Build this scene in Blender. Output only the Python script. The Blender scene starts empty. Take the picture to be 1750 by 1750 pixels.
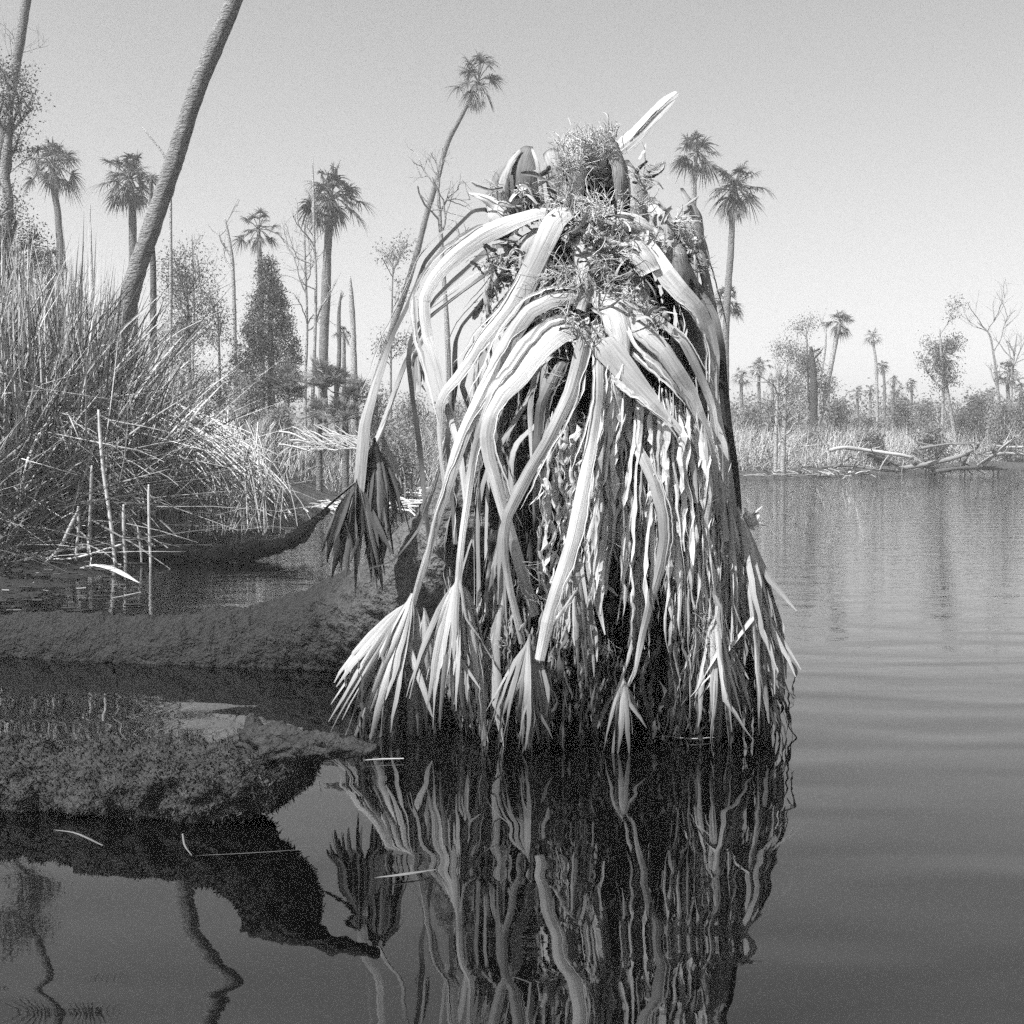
import bpy, math, random
import numpy as np
from mathutils import Vector, noise as mnoise

R = np.random.RandomState(7)
random.seed(7)
SC = bpy.context.scene
COL = SC.collection

# ------------------------------------------------------------------ camera
F = 2200.0
PITCH = math.atan(130.0 / F)
CAMZ = 1.0
cam_d = bpy.data.cameras.new('camera')
cam = bpy.data.objects.new('camera', cam_d)
COL.objects.link(cam)
cam.location = (0, 0, CAMZ)
cam.rotation_euler = (math.pi / 2 - PITCH, 0, 0)
cam_d.sensor_width = 36
cam_d.lens = 36 * F / 1750
cam_d.clip_start = 0.05
cam_d.clip_end = 3000
SC.camera = cam

# ------------------------------------------------------------------ light
SUN_EL = math.radians(54)
SUN_AZ = math.radians(52)        # to the left of the direction behind the camera
sdir = Vector((-math.sin(SUN_AZ) * math.cos(SUN_EL), -math.cos(SUN_AZ) * math.cos(SUN_EL), math.sin(SUN_EL)))
sun_d = bpy.data.lights.new('sun', 'SUN')
sun_d.energy = 5.0
sun_d.angle = math.radians(0.5)
sun_d.color = (1, 1, 1)
sun = bpy.data.objects.new('sun', sun_d)
COL.objects.link(sun)
sun.location = (-20, -20, 30)
sun.rotation_euler = sdir.to_track_quat('Z', 'Y').to_euler()

world = bpy.data.worlds.new('World')
SC.world = world
world.use_nodes = True
wn = world.node_tree.nodes
wl = world.node_tree.links
sky = wn.new('ShaderNodeTexSky')
sky.sky_type = 'NISHITA'
sky.sun_disc = False
sky.sun_elevation = SUN_EL
sky.sun_rotation = math.atan2(sdir.x, sdir.y)
sky.air_density = 1.0
sky.dust_density = 1.2
sky.ozone_density = 1.0
sep = wn.new('ShaderNodeSeparateColor')
wl.new(sky.outputs[0], sep.inputs[0])
m1 = wn.new('ShaderNodeMath'); m1.operation = 'MULTIPLY'; m1.inputs[1].default_value = 0.5
m2 = wn.new('ShaderNodeMath'); m2.operation = 'MULTIPLY_ADD'; m2.inputs[1].default_value = 0.3
wl.new(sep.outputs[0], m1.inputs[0])
wl.new(sep.outputs[1], m2.inputs[0])
wl.new(m1.outputs[0], m2.inputs[2])
bg = wn['Background']
m3 = wn.new('ShaderNodeMath'); m3.operation = 'MULTIPLY_ADD'; m3.inputs[1].default_value = 0.2
wl.new(sep.outputs[2], m3.inputs[0]); wl.new(m2.outputs[0], m3.inputs[2])
wl.new(m3.outputs[0], bg.inputs[0])
bg.inputs[1].default_value = 0.092
SC.view_settings.view_transform = 'Standard'
SC.view_settings.look = 'None'
SC.view_settings.gamma = 1
SC.view_settings.exposure = 1.12
SC.cycles.use_denoising = False
SC.cycles.use_adaptive_sampling = True
SC.cycles.adaptive_threshold = 0.06
SC.cycles.adaptive_min_samples = 16
SC.cycles.max_bounces = 6
SC.cycles.diffuse_bounces = 2
SC.cycles.glossy_bounces = 3
SC.cycles.volume_bounces = 0

# ------------------------------------------------------------------ mapping
SP, CP = math.sin(PITCH), math.cos(PITCH)

def P(px, py, d):
    """point at world depth y = d that the photograph shows at (px, py)"""
    a = (px - 875.0) / F
    b = -(py - 875.0) / F
    t = d / (CP + b * SP)
    return np.array([a * t, d, CAMZ + t * (-SP + b * CP)])

def Wd(py):
    """distance of the water surface seen at row py"""
    a = math.atan((py - 875.0) / F) + PITCH
    return CAMZ / math.tan(a)

def W(px, py, z=0.0):
    d = (CAMZ - z) / math.tan(math.atan((py - 875.0) / F) + PITCH)
    p = P(px, py, d)
    p[2] = z
    return p

def S(d):
    return d / F

# ------------------------------------------------------------------ mesh tools
def nz(v):
    v = np.asarray(v, float)
    return v / np.maximum(np.linalg.norm(v, axis=-1, keepdims=True), 1e-9)

def smooth(pts, n):
    """Catmull-Rom through pts, n samples, evenly by chord"""
    pts = np.asarray(pts, float)
    if len(pts) == 2:
        t = np.linspace(0, 1, n)[:, None]
        return pts[0] * (1 - t) + pts[1] * t
    q = np.vstack([2 * pts[0] - pts[1], pts, 2 * pts[-1] - pts[-2]])
    seg = np.linalg.norm(np.diff(pts[:, :3], axis=0), axis=1)
    cum = np.concatenate([[0], np.cumsum(seg)])
    s = np.linspace(0, cum[-1], n)
    out = []
    for v in s:
        i = min(max(int(np.searchsorted(cum, v, side='right')) - 1, 0), len(pts) - 2)
        t = (v - cum[i]) / max(seg[i], 1e-9)
        p0, p1, p2, p3 = q[i], q[i + 1], q[i + 2], q[i + 3]
        out.append(0.5 * ((2 * p1) + (-p0 + p2) * t + (2 * p0 - 5 * p1 + 4 * p2 - p3) * t * t + (-p0 + 3 * p1 - 3 * p2 + p3) * t ** 3))
    return np.array(out)

class MB:
    def __init__(self, wet=False):
        self.wet = wet; self.v = []; self.q = []; self.t = []; self.tone = []; self.suv = []; self.n = 0
    def add(self, v, quads=None, tris=None, tone=0.5, suv=None):
        v = np.asarray(v, float).reshape(-1, 3)
        k = len(v)
        if self.wet:  # tone falls towards the water: wetness plus the skirt's shade painted in
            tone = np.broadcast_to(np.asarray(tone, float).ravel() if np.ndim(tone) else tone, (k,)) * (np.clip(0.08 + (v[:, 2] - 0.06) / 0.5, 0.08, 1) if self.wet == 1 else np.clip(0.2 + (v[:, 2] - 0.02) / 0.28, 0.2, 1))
        self.v.append(v)
        if quads is not None and len(quads): self.q.append(np.asarray(quads, int).reshape(-1, 4) + self.n)
        if tris is not None and len(tris): self.t.append(np.asarray(tris, int).reshape(-1, 3) + self.n)
        self.tone.append(np.broadcast_to(np.asarray(tone, float).ravel() if np.ndim(tone) else tone, (k,)).copy())
        self.suv.append(np.zeros((k, 3)) if suv is None else np.asarray(suv, float).reshape(-1, 3))
        self.n += k
    def strips(self, pts, wid, side, fold=0.0, tone=0.5, nrm=None):
        """M ribbons of K stations, 3 vertices across (folded leaf)"""
        pts = np.asarray(pts, float); M, K = pts.shape[:2]
        wid = np.broadcast_to(wid, (M, K)); side = np.broadcast_to(side, (M, K, 3))
        tan = nz(np.gradient(pts, axis=1))
        side = nz(side - (side * tan).sum(-1, keepdims=True) * tan)
        nn = np.cross(tan, side)
        h = wid[..., None] / 2
        a = pts - side * h; c = pts + side * h; b = pts + nn * h * fold
        v = np.stack([a, b, c], 2).reshape(M, K * 3, 3)
        base = (np.arange(M) * K * 3)[:, None, None, None]
        k = (np.arange(K - 1) * 3)[None, :, None, None]
        o = np.array([[0, 1, 4, 3], [1, 2, 5, 4]])[None, None]
        q = (base + k + o).reshape(-1, 4)
        ln = np.concatenate([np.zeros((M, 1)), np.cumsum(np.linalg.norm(np.diff(pts, axis=1), axis=2), axis=1)], 1)
        idn = R.rand(M, 1, 1) * 50
        s = np.broadcast_to(ln[:, :, None], (M, K, 3))
        t = np.broadcast_to(np.array([-1, 0, 1.])[None, None], (M, K, 3)) * h
        suv = np.stack([t, s, np.broadcast_to(idn, (M, K, 3))], -1)
        tn = np.broadcast_to(np.asarray(tone, float).reshape(-1, 1) if np.ndim(tone) else tone, (M, 1))
        self.add(v, q, None, np.broadcast_to(tn, (M, K * 3)), suv)
    def stalks(self, pts, rad, n=3, tone=0.5):
        """M thin tubes of K stations"""
        pts = np.asarray(pts, float); M, K = pts.shape[:2]
        rad = np.broadcast_to(rad, (M, K))
        tan = nz(np.gradient(pts, axis=1))
        up = np.zeros_like(tan); up[..., 0] = 1
        par = np.abs(tan[..., 0]) > 0.9
        up[par] = (0, 1, 0)
        a = nz(np.cross(tan, up)); b = np.cross(tan, a)
        ang = np.arange(n) * 2 * math.pi / n
        v = pts[:, :, None] + rad[:, :, None, None] * (np.cos(ang)[None, None, :, None] * a[:, :, None] + np.sin(ang)[None, None, :, None] * b[:, :, None])
        base = (np.arange(M) * K * n)[:, None, None]
        k = (np.arange(K - 1) * n)[None, :, None]
        j = np.arange(n)[None, None]; j2 = (np.arange(n) + 1) % n; j2 = j2[None, None]
        q = np.stack([base + k + j, base + k + j2, base + k + n + j2, base + k + n + j], -1).reshape(-1, 4)
        ln = np.concatenate([np.zeros((M, 1)), np.cumsum(np.linalg.norm(np.diff(pts, axis=1), axis=2), axis=1)], 1)
        s = np.broadcast_to(ln[:, :, None], (M, K, n))
        t = rad[:, :, None] * ang[None, None]
        suv = np.stack([t, s, np.broadcast_to(R.rand(M, 1, 1) * 50, (M, K, n))], -1)
        tn = np.broadcast_to(np.asarray(tone, float).reshape(-1, 1) if np.ndim(tone) else tone, (M, 1))
        self.add(v, q, None, np.broadcast_to(tn, (M, K * n)), suv)
    def tube(self, pts, rad, n=12, tone=0.5, rough=0.0, freq=6.0, cap=True, lump=0.0, squash=1.0):
        pts = np.asarray(pts, float); K = len(pts)
        rad = np.broadcast_to(rad, (K,)).astype(float)
        tan = nz(np.gradient(pts, axis=0))
        a = np.cross(tan[0], (0.3, 0.2, 1.0) if abs(tan[0][2]) < .9 else (0, 1, 0)); a = a / np.linalg.norm(a)
        V = []; T = []
        cum = 0
        for k in range(K):
            a = a - tan[k] * a.dot(tan[k]); a /= np.linalg.norm(a)
            b = np.cross(tan[k], a)
            if k: cum += np.linalg.norm(pts[k] - pts[k - 1])
            for j in range(n):
                an = j * 2 * math.pi / n
                dr = math.cos(an) * a + math.sin(an) * b
                r = rad[k]
                if rough or lump:
                    q = Vector(pts[k] + dr * r) * freq
                    r = r * (1 + rough * mnoise.fractal(q, 0.8, 2.1, 4) + lump * mnoise.noise(q * 0.25))
                V.append(pts[k] + dr * r); T.append((an * rad[k], cum, 0))
        q = [(k * n + j, k * n + (j + 1) % n, (k + 1) * n + (j + 1) % n, (k + 1) * n + j) for k in range(K - 1) for j in range(n)]
        tr = []
        if cap:
            V.append(pts[0]); V.append(pts[-1]); T += [(0, 0, 0), (0, cum, 0)]
            tr = [(K * n, (j + 1) % n, j) for j in range(n)] + [(K * n + 1, (K - 1) * n + j, (K - 1) * n + (j + 1) % n) for j in range(n)]
        self.add(V, q, tr, tone, T)
    def shell(self, pts, wid, face, thick=0.25, curve=0.3, tone=0.5, n=6):
        """a petiole or leaf base: closed crescent section. face = the way the outer side looks"""
        pts = np.asarray(pts, float); K = len(pts)
        wid = np.broadcast_to(wid, (K,)); face = np.broadcast_to(face, (K, 3))
        tan = nz(np.gradient(pts, axis=0))
        side = nz(np.cross(tan, face)); nn = np.cross(side, tan)
        t = np.linspace(-1, 1, n + 1)
        top = curve * (1 - np.abs(t) ** 1.25)
        bot = top - thick * (1 - t ** 2) ** 0.5 - 0.02
        tt = np.concatenate([t, t[::-1]]); hh = np.concatenate([top, bot[::-1]])
        m = len(tt)
        h = (wid / 2)[:, None, None]
        v = pts[:, None] + side[:, None] * tt[None, :, None] * h + nn[:, None] * hh[None, :, None] * h
        k = (np.arange(K - 1) * m)[:, None]; j = np.arange(m)[None]; j2 = (j + 1) % m
        q = np.stack([k + j, k + j2, k + m + j2, k + m + j], -1).reshape(-1, 4)
        ends = [[i, i + 1, m - 2 - i, m - 1 - i] for i in range(n)]
        e2 = [[(K - 1) * m + x for x in e[::-1]] for e in ends]
        q = np.vstack([q, ends, e2])
        ln = np.concatenate([[0], np.cumsum(np.linalg.norm(np.diff(pts, axis=0), axis=1))])
        suv = np.stack([tt[None] * (wid / 2)[:, None], np.broadcast_to(ln[:, None], (K, m)), np.full((K, m), R.rand() * 50)], -1)
        if np.ndim(tone):
            tone = np.repeat(np.interp(np.linspace(0, 1, K), np.linspace(0, 1, len(tone)), tone), m)
        self.add(v.reshape(-1, 3), q, None, tone, suv)
    def build(self, name, mat, parent=None, smoothed=True):
        v = np.vstack(self.v)
        q = np.vstack(self.q) if self.q else np.zeros((0, 4), int)
        t = np.vstack(self.t) if self.t else np.zeros((0, 3), int)
        me = bpy.data.meshes.new(name)
        me.vertices.add(len(v)); me.vertices.foreach_set('co', v.astype(np.float32).ravel())
        nl = q.size + t.size
        me.loops.add(nl)
        me.loops.foreach_set('vertex_index', np.concatenate([q.ravel(), t.ravel()]).astype(np.int32))
        me.polygons.add(len(q) + len(t))
        ls = np.concatenate([np.arange(len(q)) * 4, q.size + np.arange(len(t)) * 3]).astype(np.int32)
        me.polygons.foreach_set('loop_start', ls)
        me.polygons.foreach_set('use_smooth', np.full(len(q) + len(t), smoothed))
        a = me.attributes.new('tone', 'FLOAT', 'POINT'); a.data.foreach_set('value', np.concatenate(self.tone).astype(np.float32))
        b = me.attributes.new('suv', 'FLOAT_VECTOR', 'POINT'); b.data.foreach_set('vector', np.vstack(self.suv).astype(np.float32).ravel())
        me.update(calc_edges=True)
        me.validate()
        me.materials.append(mat)
        o = bpy.data.objects.new(name, me)
        COL.objects.link(o)
        if parent is not None: o.parent = parent
        return o

def tag(o, label=None, cat=None, group=None, kind=None):
    if label: o['label'] = label
    if cat: o['category'] = cat
    if group: o['group'] = group
    if kind: o['kind'] = kind
    return o

def empty(name, loc, label, cat, group=None):
    """an Empty at the base; children are linked with keep()"""
    o = bpy.data.objects.new(name, None)
    o.empty_display_size = 0.1
    COL.objects.link(o)
    o.location = tuple(float(c) for c in loc)
    return tag(o, label, cat, group)

def keep(o, root):
    """meshes are made in world coordinates; hang them under a root that stands elsewhere"""
    o.parent = root
    r = root
    off = Vector((0, 0, 0))
    while r is not None:
        off += r.location; r = r.parent
    o.location = -off
    return o

# ------------------------------------------------------------------ materials (black-and-white film: every colour is a grey)
def mat(name, lo, hi, rough=0.8, mode='noise', scale=(8, 8, 8), bump=0.3, bscale=None, spec=0.3, detail=5, contrast=(0.35, 0.65), trans=0.0, bdist=0.01):
    m = bpy.data.materials.new(name); m.use_nodes = True
    if name in ('rotten_trunk', 'mossy_log', 'mud'): spec = 0.08
    n = m.node_tree.nodes; l = m.node_tree.links
    bs = n['Principled BSDF']
    bs.inputs['Roughness'].default_value = rough
    bs.inputs['Specular IOR Level'].default_value = spec
    at = n.new('ShaderNodeAttribute'); at.attribute_name = 'tone'
    mp = n.new('ShaderNodeMapping'); mp.inputs['Scale'].default_value = scale
    if mode == 'strip':
        sv = n.new('ShaderNodeAttribute'); sv.attribute_name = 'suv'
        l.new(sv.outputs['Vector'], mp.inputs[0])
    else:
        tc = n.new('ShaderNodeTexCoord'); l.new(tc.outputs['Object'], mp.inputs[0])
    nt = n.new('ShaderNodeTexNoise'); nt.inputs['Scale'].default_value = 1; nt.inputs['Detail'].default_value = detail
    nt.inputs['Roughness'].default_value = 0.65
    l.new(mp.outputs[0], nt.inputs['Vector'])
    mr = n.new('ShaderNodeMapRange'); mr.inputs[1].default_value = contrast[0]; mr.inputs[2].default_value = contrast[1]
    mr.inputs[3].default_value = 0.55; mr.inputs[4].default_value = 0.85
    l.new(nt.outputs[0], mr.inputs[0])
    cr = n.new('ShaderNodeMapRange'); cr.inputs[3].default_value = lo; cr.inputs[4].default_value = hi
    l.new(at.outputs['Fac'], cr.inputs[0])
    mu = n.new('ShaderNodeMath'); mu.operation = 'MULTIPLY'; mu.use_clamp = True
    l.new(cr.outputs[0], mu.inputs[0]); l.new(mr.outputs[0], mu.inputs[1])
    l.new(mu.outputs[0], bs.inputs['Base Color'])
    if bump:
        bp = n.new('ShaderNodeBump'); bp.inputs['Strength'].default_value = bump; bp.inputs['Distance'].default_value = bdist
        if bscale:
            mp2 = n.new('ShaderNodeMapping'); mp2.inputs['Scale'].default_value = bscale
            l.new(mp.inputs[0].links[0].from_socket, mp2.inputs[0])
            n2 = n.new('ShaderNodeTexNoise'); n2.inputs['Scale'].default_value = 1; n2.inputs['Detail'].default_value = 6
            l.new(mp2.outputs[0], n2.inputs['Vector']); l.new(n2.outputs[0], bp.inputs['Height'])
        else:
            l.new(nt.outputs[0], bp.inputs['Height'])
        l.new(bp.outputs[0], bs.inputs['Normal'])
    if trans:
        tr = n.new('ShaderNodeBsdfTranslucent'); l.new(mu.outputs[0], tr.inputs[0])
        mx = n.new('ShaderNodeMixShader'); mx.inputs[0].default_value = trans
        l.new(bs.outputs[0], mx.inputs[1]); l.new(tr.outputs[0], mx.inputs[2])
        l.new(mx.outputs[0], n['Material Output'].inputs[0])
    return m

M_PET = mat('dry_petiole', 0.03, 0.62, 0.65, 'strip', (170, 9, 1), 0.55, (420, 6, 1), 0.2, contrast=(0.33, 0.63), bdist=0.004)
M_LEAF = mat('dead_palm_leaf', 0.02, 0.62, 0.65, 'strip', (420, 6, 1), 0.6, (600, 5, 1), 0.3, contrast=(0.32, 0.62), bdist=0.003)
M_FIB = mat('palm_fibre', 0.04, 0.66, 0.8, 'strip', (50, 12, 1), 0, None, 0.2)
M_BOOT = mat('leaf_base', 0.03, 0.62, 0.7, 'strip', (90, 9, 1), 0.8, (200, 14, 1), 0.2, contrast=(0.35, 0.6), bdist=0.006)
M_TRUNK = mat('rotten_trunk', 0.006, 0.20, 0.85, 'noise', (30, 30, 30), 1.0, (60, 60, 60), 0.3, bdist=0.03)
M_MOSS = mat('mossy_log', 0.008, 0.12, 0.8, 'noise', (26, 26, 30), 1.0, (70, 70, 70), 0.35, bdist=0.025, contrast=(0.4, 0.62))
M_BARK = mat('palm_bark', 0.04, 0.46, 0.9, 'noise', (16, 16, 26), 1.0, (30, 30, 60), 0.2, bdist=0.035, contrast=(0.4, 0.6))
M_WOOD = mat('weathered_wood', 0.04, 0.60, 0.8, 'strip', (40, 4, 1), 0.6, (90, 6, 1), 0.2)
M_GREEN = mat('foliage', 0.03, 0.34, 0.55, 'noise', (3, 3, 3), 0, None, 0.3, trans=0.3)
M_REED = mat('dry_reed', 0.02, 0.74, 0.7, 'noise', (6, 6, 2), 0, None, 0.25)
M_MUD = mat('mud', 0.02, 0.10, 0.7, 'noise', (3, 3, 3), 1.0, (14, 14, 14), 0.4, bdist=0.05)
M_GROUND = mat('ground', 0.03, 0.16, 0.9, 'noise', (1.5, 1.5, 1.5), 1.0, (6, 6, 6), 0.2, bdist=0.08)

def water_material():
    m = bpy.data.materials.new('water'); m.use_nodes = True
    n = m.node_tree.nodes; l = m.node_tree.links
    bs = n['Principled BSDF']
    bs.inputs['Base Color'].default_value = (0.0015, 0.0015, 0.0015, 1)
    bs.inputs['Roughness'].default_value = 0.015
    bs.inputs['IOR'].default_value = 1.75
    tc = n.new('ShaderNodeTexCoord')
    def layer(sc, det, dist=0.0, rot=0):
        mp = n.new('ShaderNodeMapping'); mp.inputs['Scale'].default_value = sc; mp.inputs['Rotation'].default_value = (0, 0, rot)
        nt = n.new('ShaderNodeTexNoise'); nt.inputs['Scale'].default_value = 1; nt.inputs['Detail'].default_value = det
        nt.inputs['Distortion'].default_value = dist
        l.new(tc.outputs['Object'], mp.inputs[0]); l.new(mp.outputs[0], nt.inputs['Vector'])
        return nt.outputs[0]
    a = layer((1.6, 4.0, 1), 0, 0.3, 0.08)       # long low ripples
    b = layer((7, 22, 1), 2, 0.2, -0.05)      # small ripples
    # small ripples only where the wind reaches: open water to the right and far away
    sx = n.new('ShaderNodeSeparateXYZ'); l.new(tc.outputs['Object'], sx.inputs[0])
    mr = n.new('ShaderNodeMapRange'); mr.inputs[1].default_value = 4.5; mr.inputs[2].default_value = 11.0
    mr.inputs[3].default_value = 0.02; mr.inputs[4].default_value = 0.8
    l.new(sx.outputs[1], mr.inputs[0])
    mb = n.new('ShaderNodeMath'); mb.operation = 'MULTIPLY'; l.new(b, mb.inputs[0]); l.new(mr.outputs[0], mb.inputs[1])
    ad = n.new('ShaderNodeMath'); ad.operation = 'MULTIPLY_ADD'; ad.inputs[1].default_value = 1.3
    l.new(a, ad.inputs[0]); l.new(mb.outputs[0], ad.inputs[2])
    bp = n.new('ShaderNodeBump'); bp.inputs['Strength'].default_value = 1.0; bp.inputs['Distance'].default_value = 0.0042
    l.new(ad.outputs[0], bp.inputs['Height']); l.new(bp.outputs[0], bs.inputs['Normal'])
    return m
M_WATER = water_material()

# ------------------------------------------------------------------ ground, water
SHORE = [(-1200, 1010), (-300, 985), (0, 968), (150, 952), (260, 935), (400, 915), (500, 898), (560, 878), (640, 868), (760, 858), (900, 842),
         (1100, 832), (1260, 822), (1420, 814), (1560, 808), (1750, 799), (2300, 792), (3500, 788)]
SX = np.array([p[0] for p in SHORE], float); SD = np.array([Wd(p[1]) for p in SHORE])

def shore(px):
    return np.interp(px, SX, SD)

def ground_z(x, y):
    px = 875 + F * x / max(y, 0.5)
    if y < 4: return -0.8
    e = (y - shore(px)) + 0.35 * mnoise.noise(Vector((x * 0.8, y * 0.8, 0)))
    if e < 0: return max(-0.8, e * 0.35)
    z = 0.10 * min(e / 0.5, 1) + 0.35 * min(e / 8.0, 1)
    if px < 560:
        z += 0.35 * min(max(e - 0.3, 0) / 1.5, 1) * min(max((560 - px) / 150, 0), 1)
    return z + 0.05 * mnoise.noise(Vector((x * 1.5, y * 1.5, 3)))

gm = MB()
ys = np.concatenate([[-60, -10, 3], np.linspace(6, 60, 190), [70, 90, 130, 200, 400, 900, 2000]])
us = np.linspace(-1.5, 1.5, 240)
V = []
for y in ys:
    for u in us:
        x = u * max(abs(y), 30 if y < 30 and abs(u) > 0.9 else abs(y)) * 1.0
        x = u * (max(y, 8) + 6)
        V.append((x, y, ground_z(x, y) if y > 3 else -0.8))
nu = len(us)
ii = np.arange(len(ys) - 1)[:, None] * nu + np.arange(nu - 1)[None]
q = np.stack([ii, ii + 1, ii + nu + 1, ii + nu], -1).reshape(-1, 4)
gm.add(V, q, None, 0.4)
tag(gm.build('ground', M_GROUND), kind='structure')

wm = MB()
wm.add([(-1500, -60, 0), (1500, -60, 0), (1500, 2500, 0), (-1500, 2500, 0)], [(0, 1, 2, 3)])
tag(wm.build('water', M_WATER, smoothed=False), kind='structure')

# ------------------------------------------------------------------ the dead palm
AX = P(1040, 900, 4.5)           # vertical axis of the hanging skirt
AX[2] = 0
root = empty('dead_palm', (AX[0], AX[1], 0), 'toppled dead palm with a shaggy skirt of bleached hanging fronds rising from dark water', 'dead palm')

def tpath(l, n):
    return smooth([P(a, b, c) for a, b, c in l], n)

tb = MB()
tp = [(-420, 1120, 6.0), (-60, 1112, 5.95), (100, 1112, 5.9), (300, 1130, 5.8), (480, 1118, 5.75), (600, 1080, 5.6), (700, 1030, 5.35), (790, 945, 5.05),
      (860, 830, 4.85), (930, 690, 4.7), (985, 560, 4.6), (1015, 430, 4.56), (1025, 330, 4.55)]
tr_ = np.interp(np.linspace(0, 1, 380), np.linspace(0, 1, 13), [.15, .15, .16, .16, .19, .23, .25, .25, .24, .23, .24, .22, .14])
tpp = tpath(tp, 380)
tone = np.interp(np.linspace(0, 199, 380), [0, 112, 130, 148, 199], [.16, .18, .6, 1.0, .0])  # sunlit bend painted pale, head end painted black as shade behind the gaps
tb.tube(tpp, tr_, 96, 0.5, 0.09, 20.0, True, 0.10)
nv = len(tb.tone[0]); tt = np.repeat(tone, 96); tb.tone[0][:len(tt)] = tt
keep(tb.build('trunk', M_TRUNK), root)

TOCAM = np.array([0, -1, 0.12])

def frond(pts, w, tone, tilt=0.0, thick=0.22, curve=0.4, n=26, mat_=None, name='frond', par=root):
    """pts (px,py,depth); w list of widths in photo pixels; tilt turns the blade about its own length"""
    w = [q_ * 0.87 for q_ in w] if np.ndim(w) else [w, w]
    if name == 'frond' and pts[0][1] < 640 and abs(pts[0][0] - 1020) < 200:
        a0 = pts[0]
        pts = [(a0[0] * .6 + 1020 * .4, a0[1] + 4, a0[2] * .5 + 2.27)] + list(pts); w = [w[0] * .7] + w
    n = max(n, 84) if name == 'frond' else n
    pp = tpath(pts, n)
    if name == 'frond':
        Q = np.array([P(*q_) for q_ in pts]); sg = np.concatenate([[0], np.cumsum(np.linalg.norm(np.diff(Q, axis=0), axis=1))])
        lin = np.stack([np.interp(np.linspace(0, sg[-1], n), sg, Q[:, i]) for i in range(3)], 1)
        pp = pp * .35 + lin * .65
    d = np.linspace(0, 1, n)
    ww = np.interp(d, np.linspace(0, 1, len(w)), w) * S(pp[:, 1])
    ph = R.rand() * 50
    ww = ww * np.array([1 + 0.10 * mnoise.noise(Vector((ph, v * 9, 0))) for v in d])
    tan = nz(np.gradient(pp, axis=0))
    out = pp - np.array([AX[0], AX[1], 0]); out[:, 2] = 0; out = nz(out)
    f = nz(0.75 * nz(TOCAM) + 0.35 * out + np.array([0, 0, 0.25]))
    ang = np.interp(d, np.linspace(0, 1, len(tilt)), tilt) if np.ndim(tilt) else np.full(n, float(tilt))
    ang = np.clip(ang, -24, 24)
    ang = ang + np.array([22 * mnoise.noise(Vector((ph, v * 4, 7))) for v in d])
    sd = nz(np.cross(tan, f)); nn = np.cross(sd, tan)
    a = np.radians(ang)[:, None]
    face = nn * np.cos(a) + sd * np.sin(a)
    m = MB()
    tl = tone if np.ndim(tone) else [tone]
    tone = tl[-1]
    if name == 'frond':
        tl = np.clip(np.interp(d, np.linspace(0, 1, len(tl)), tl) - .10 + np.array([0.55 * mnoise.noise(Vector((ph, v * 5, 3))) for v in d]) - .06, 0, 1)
    if name == 'frond': curve = R.choice([0.3, 0.42, -0.25, 0.35]) if curve == 0.4 else curve
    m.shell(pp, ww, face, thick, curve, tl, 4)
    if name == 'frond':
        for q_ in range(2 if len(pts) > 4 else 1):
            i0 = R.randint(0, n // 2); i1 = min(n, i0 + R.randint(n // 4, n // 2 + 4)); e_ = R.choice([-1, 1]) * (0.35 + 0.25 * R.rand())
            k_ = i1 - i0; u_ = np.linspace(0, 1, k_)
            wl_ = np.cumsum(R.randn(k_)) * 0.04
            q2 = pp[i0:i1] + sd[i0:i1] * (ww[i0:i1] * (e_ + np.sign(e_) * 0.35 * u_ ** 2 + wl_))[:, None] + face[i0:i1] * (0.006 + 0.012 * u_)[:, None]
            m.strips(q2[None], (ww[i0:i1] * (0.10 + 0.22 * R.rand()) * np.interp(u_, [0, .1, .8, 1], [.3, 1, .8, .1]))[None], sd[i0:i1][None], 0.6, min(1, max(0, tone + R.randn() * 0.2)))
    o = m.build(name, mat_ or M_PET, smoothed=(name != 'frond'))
    keep(o, par)
    return o, pp

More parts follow.
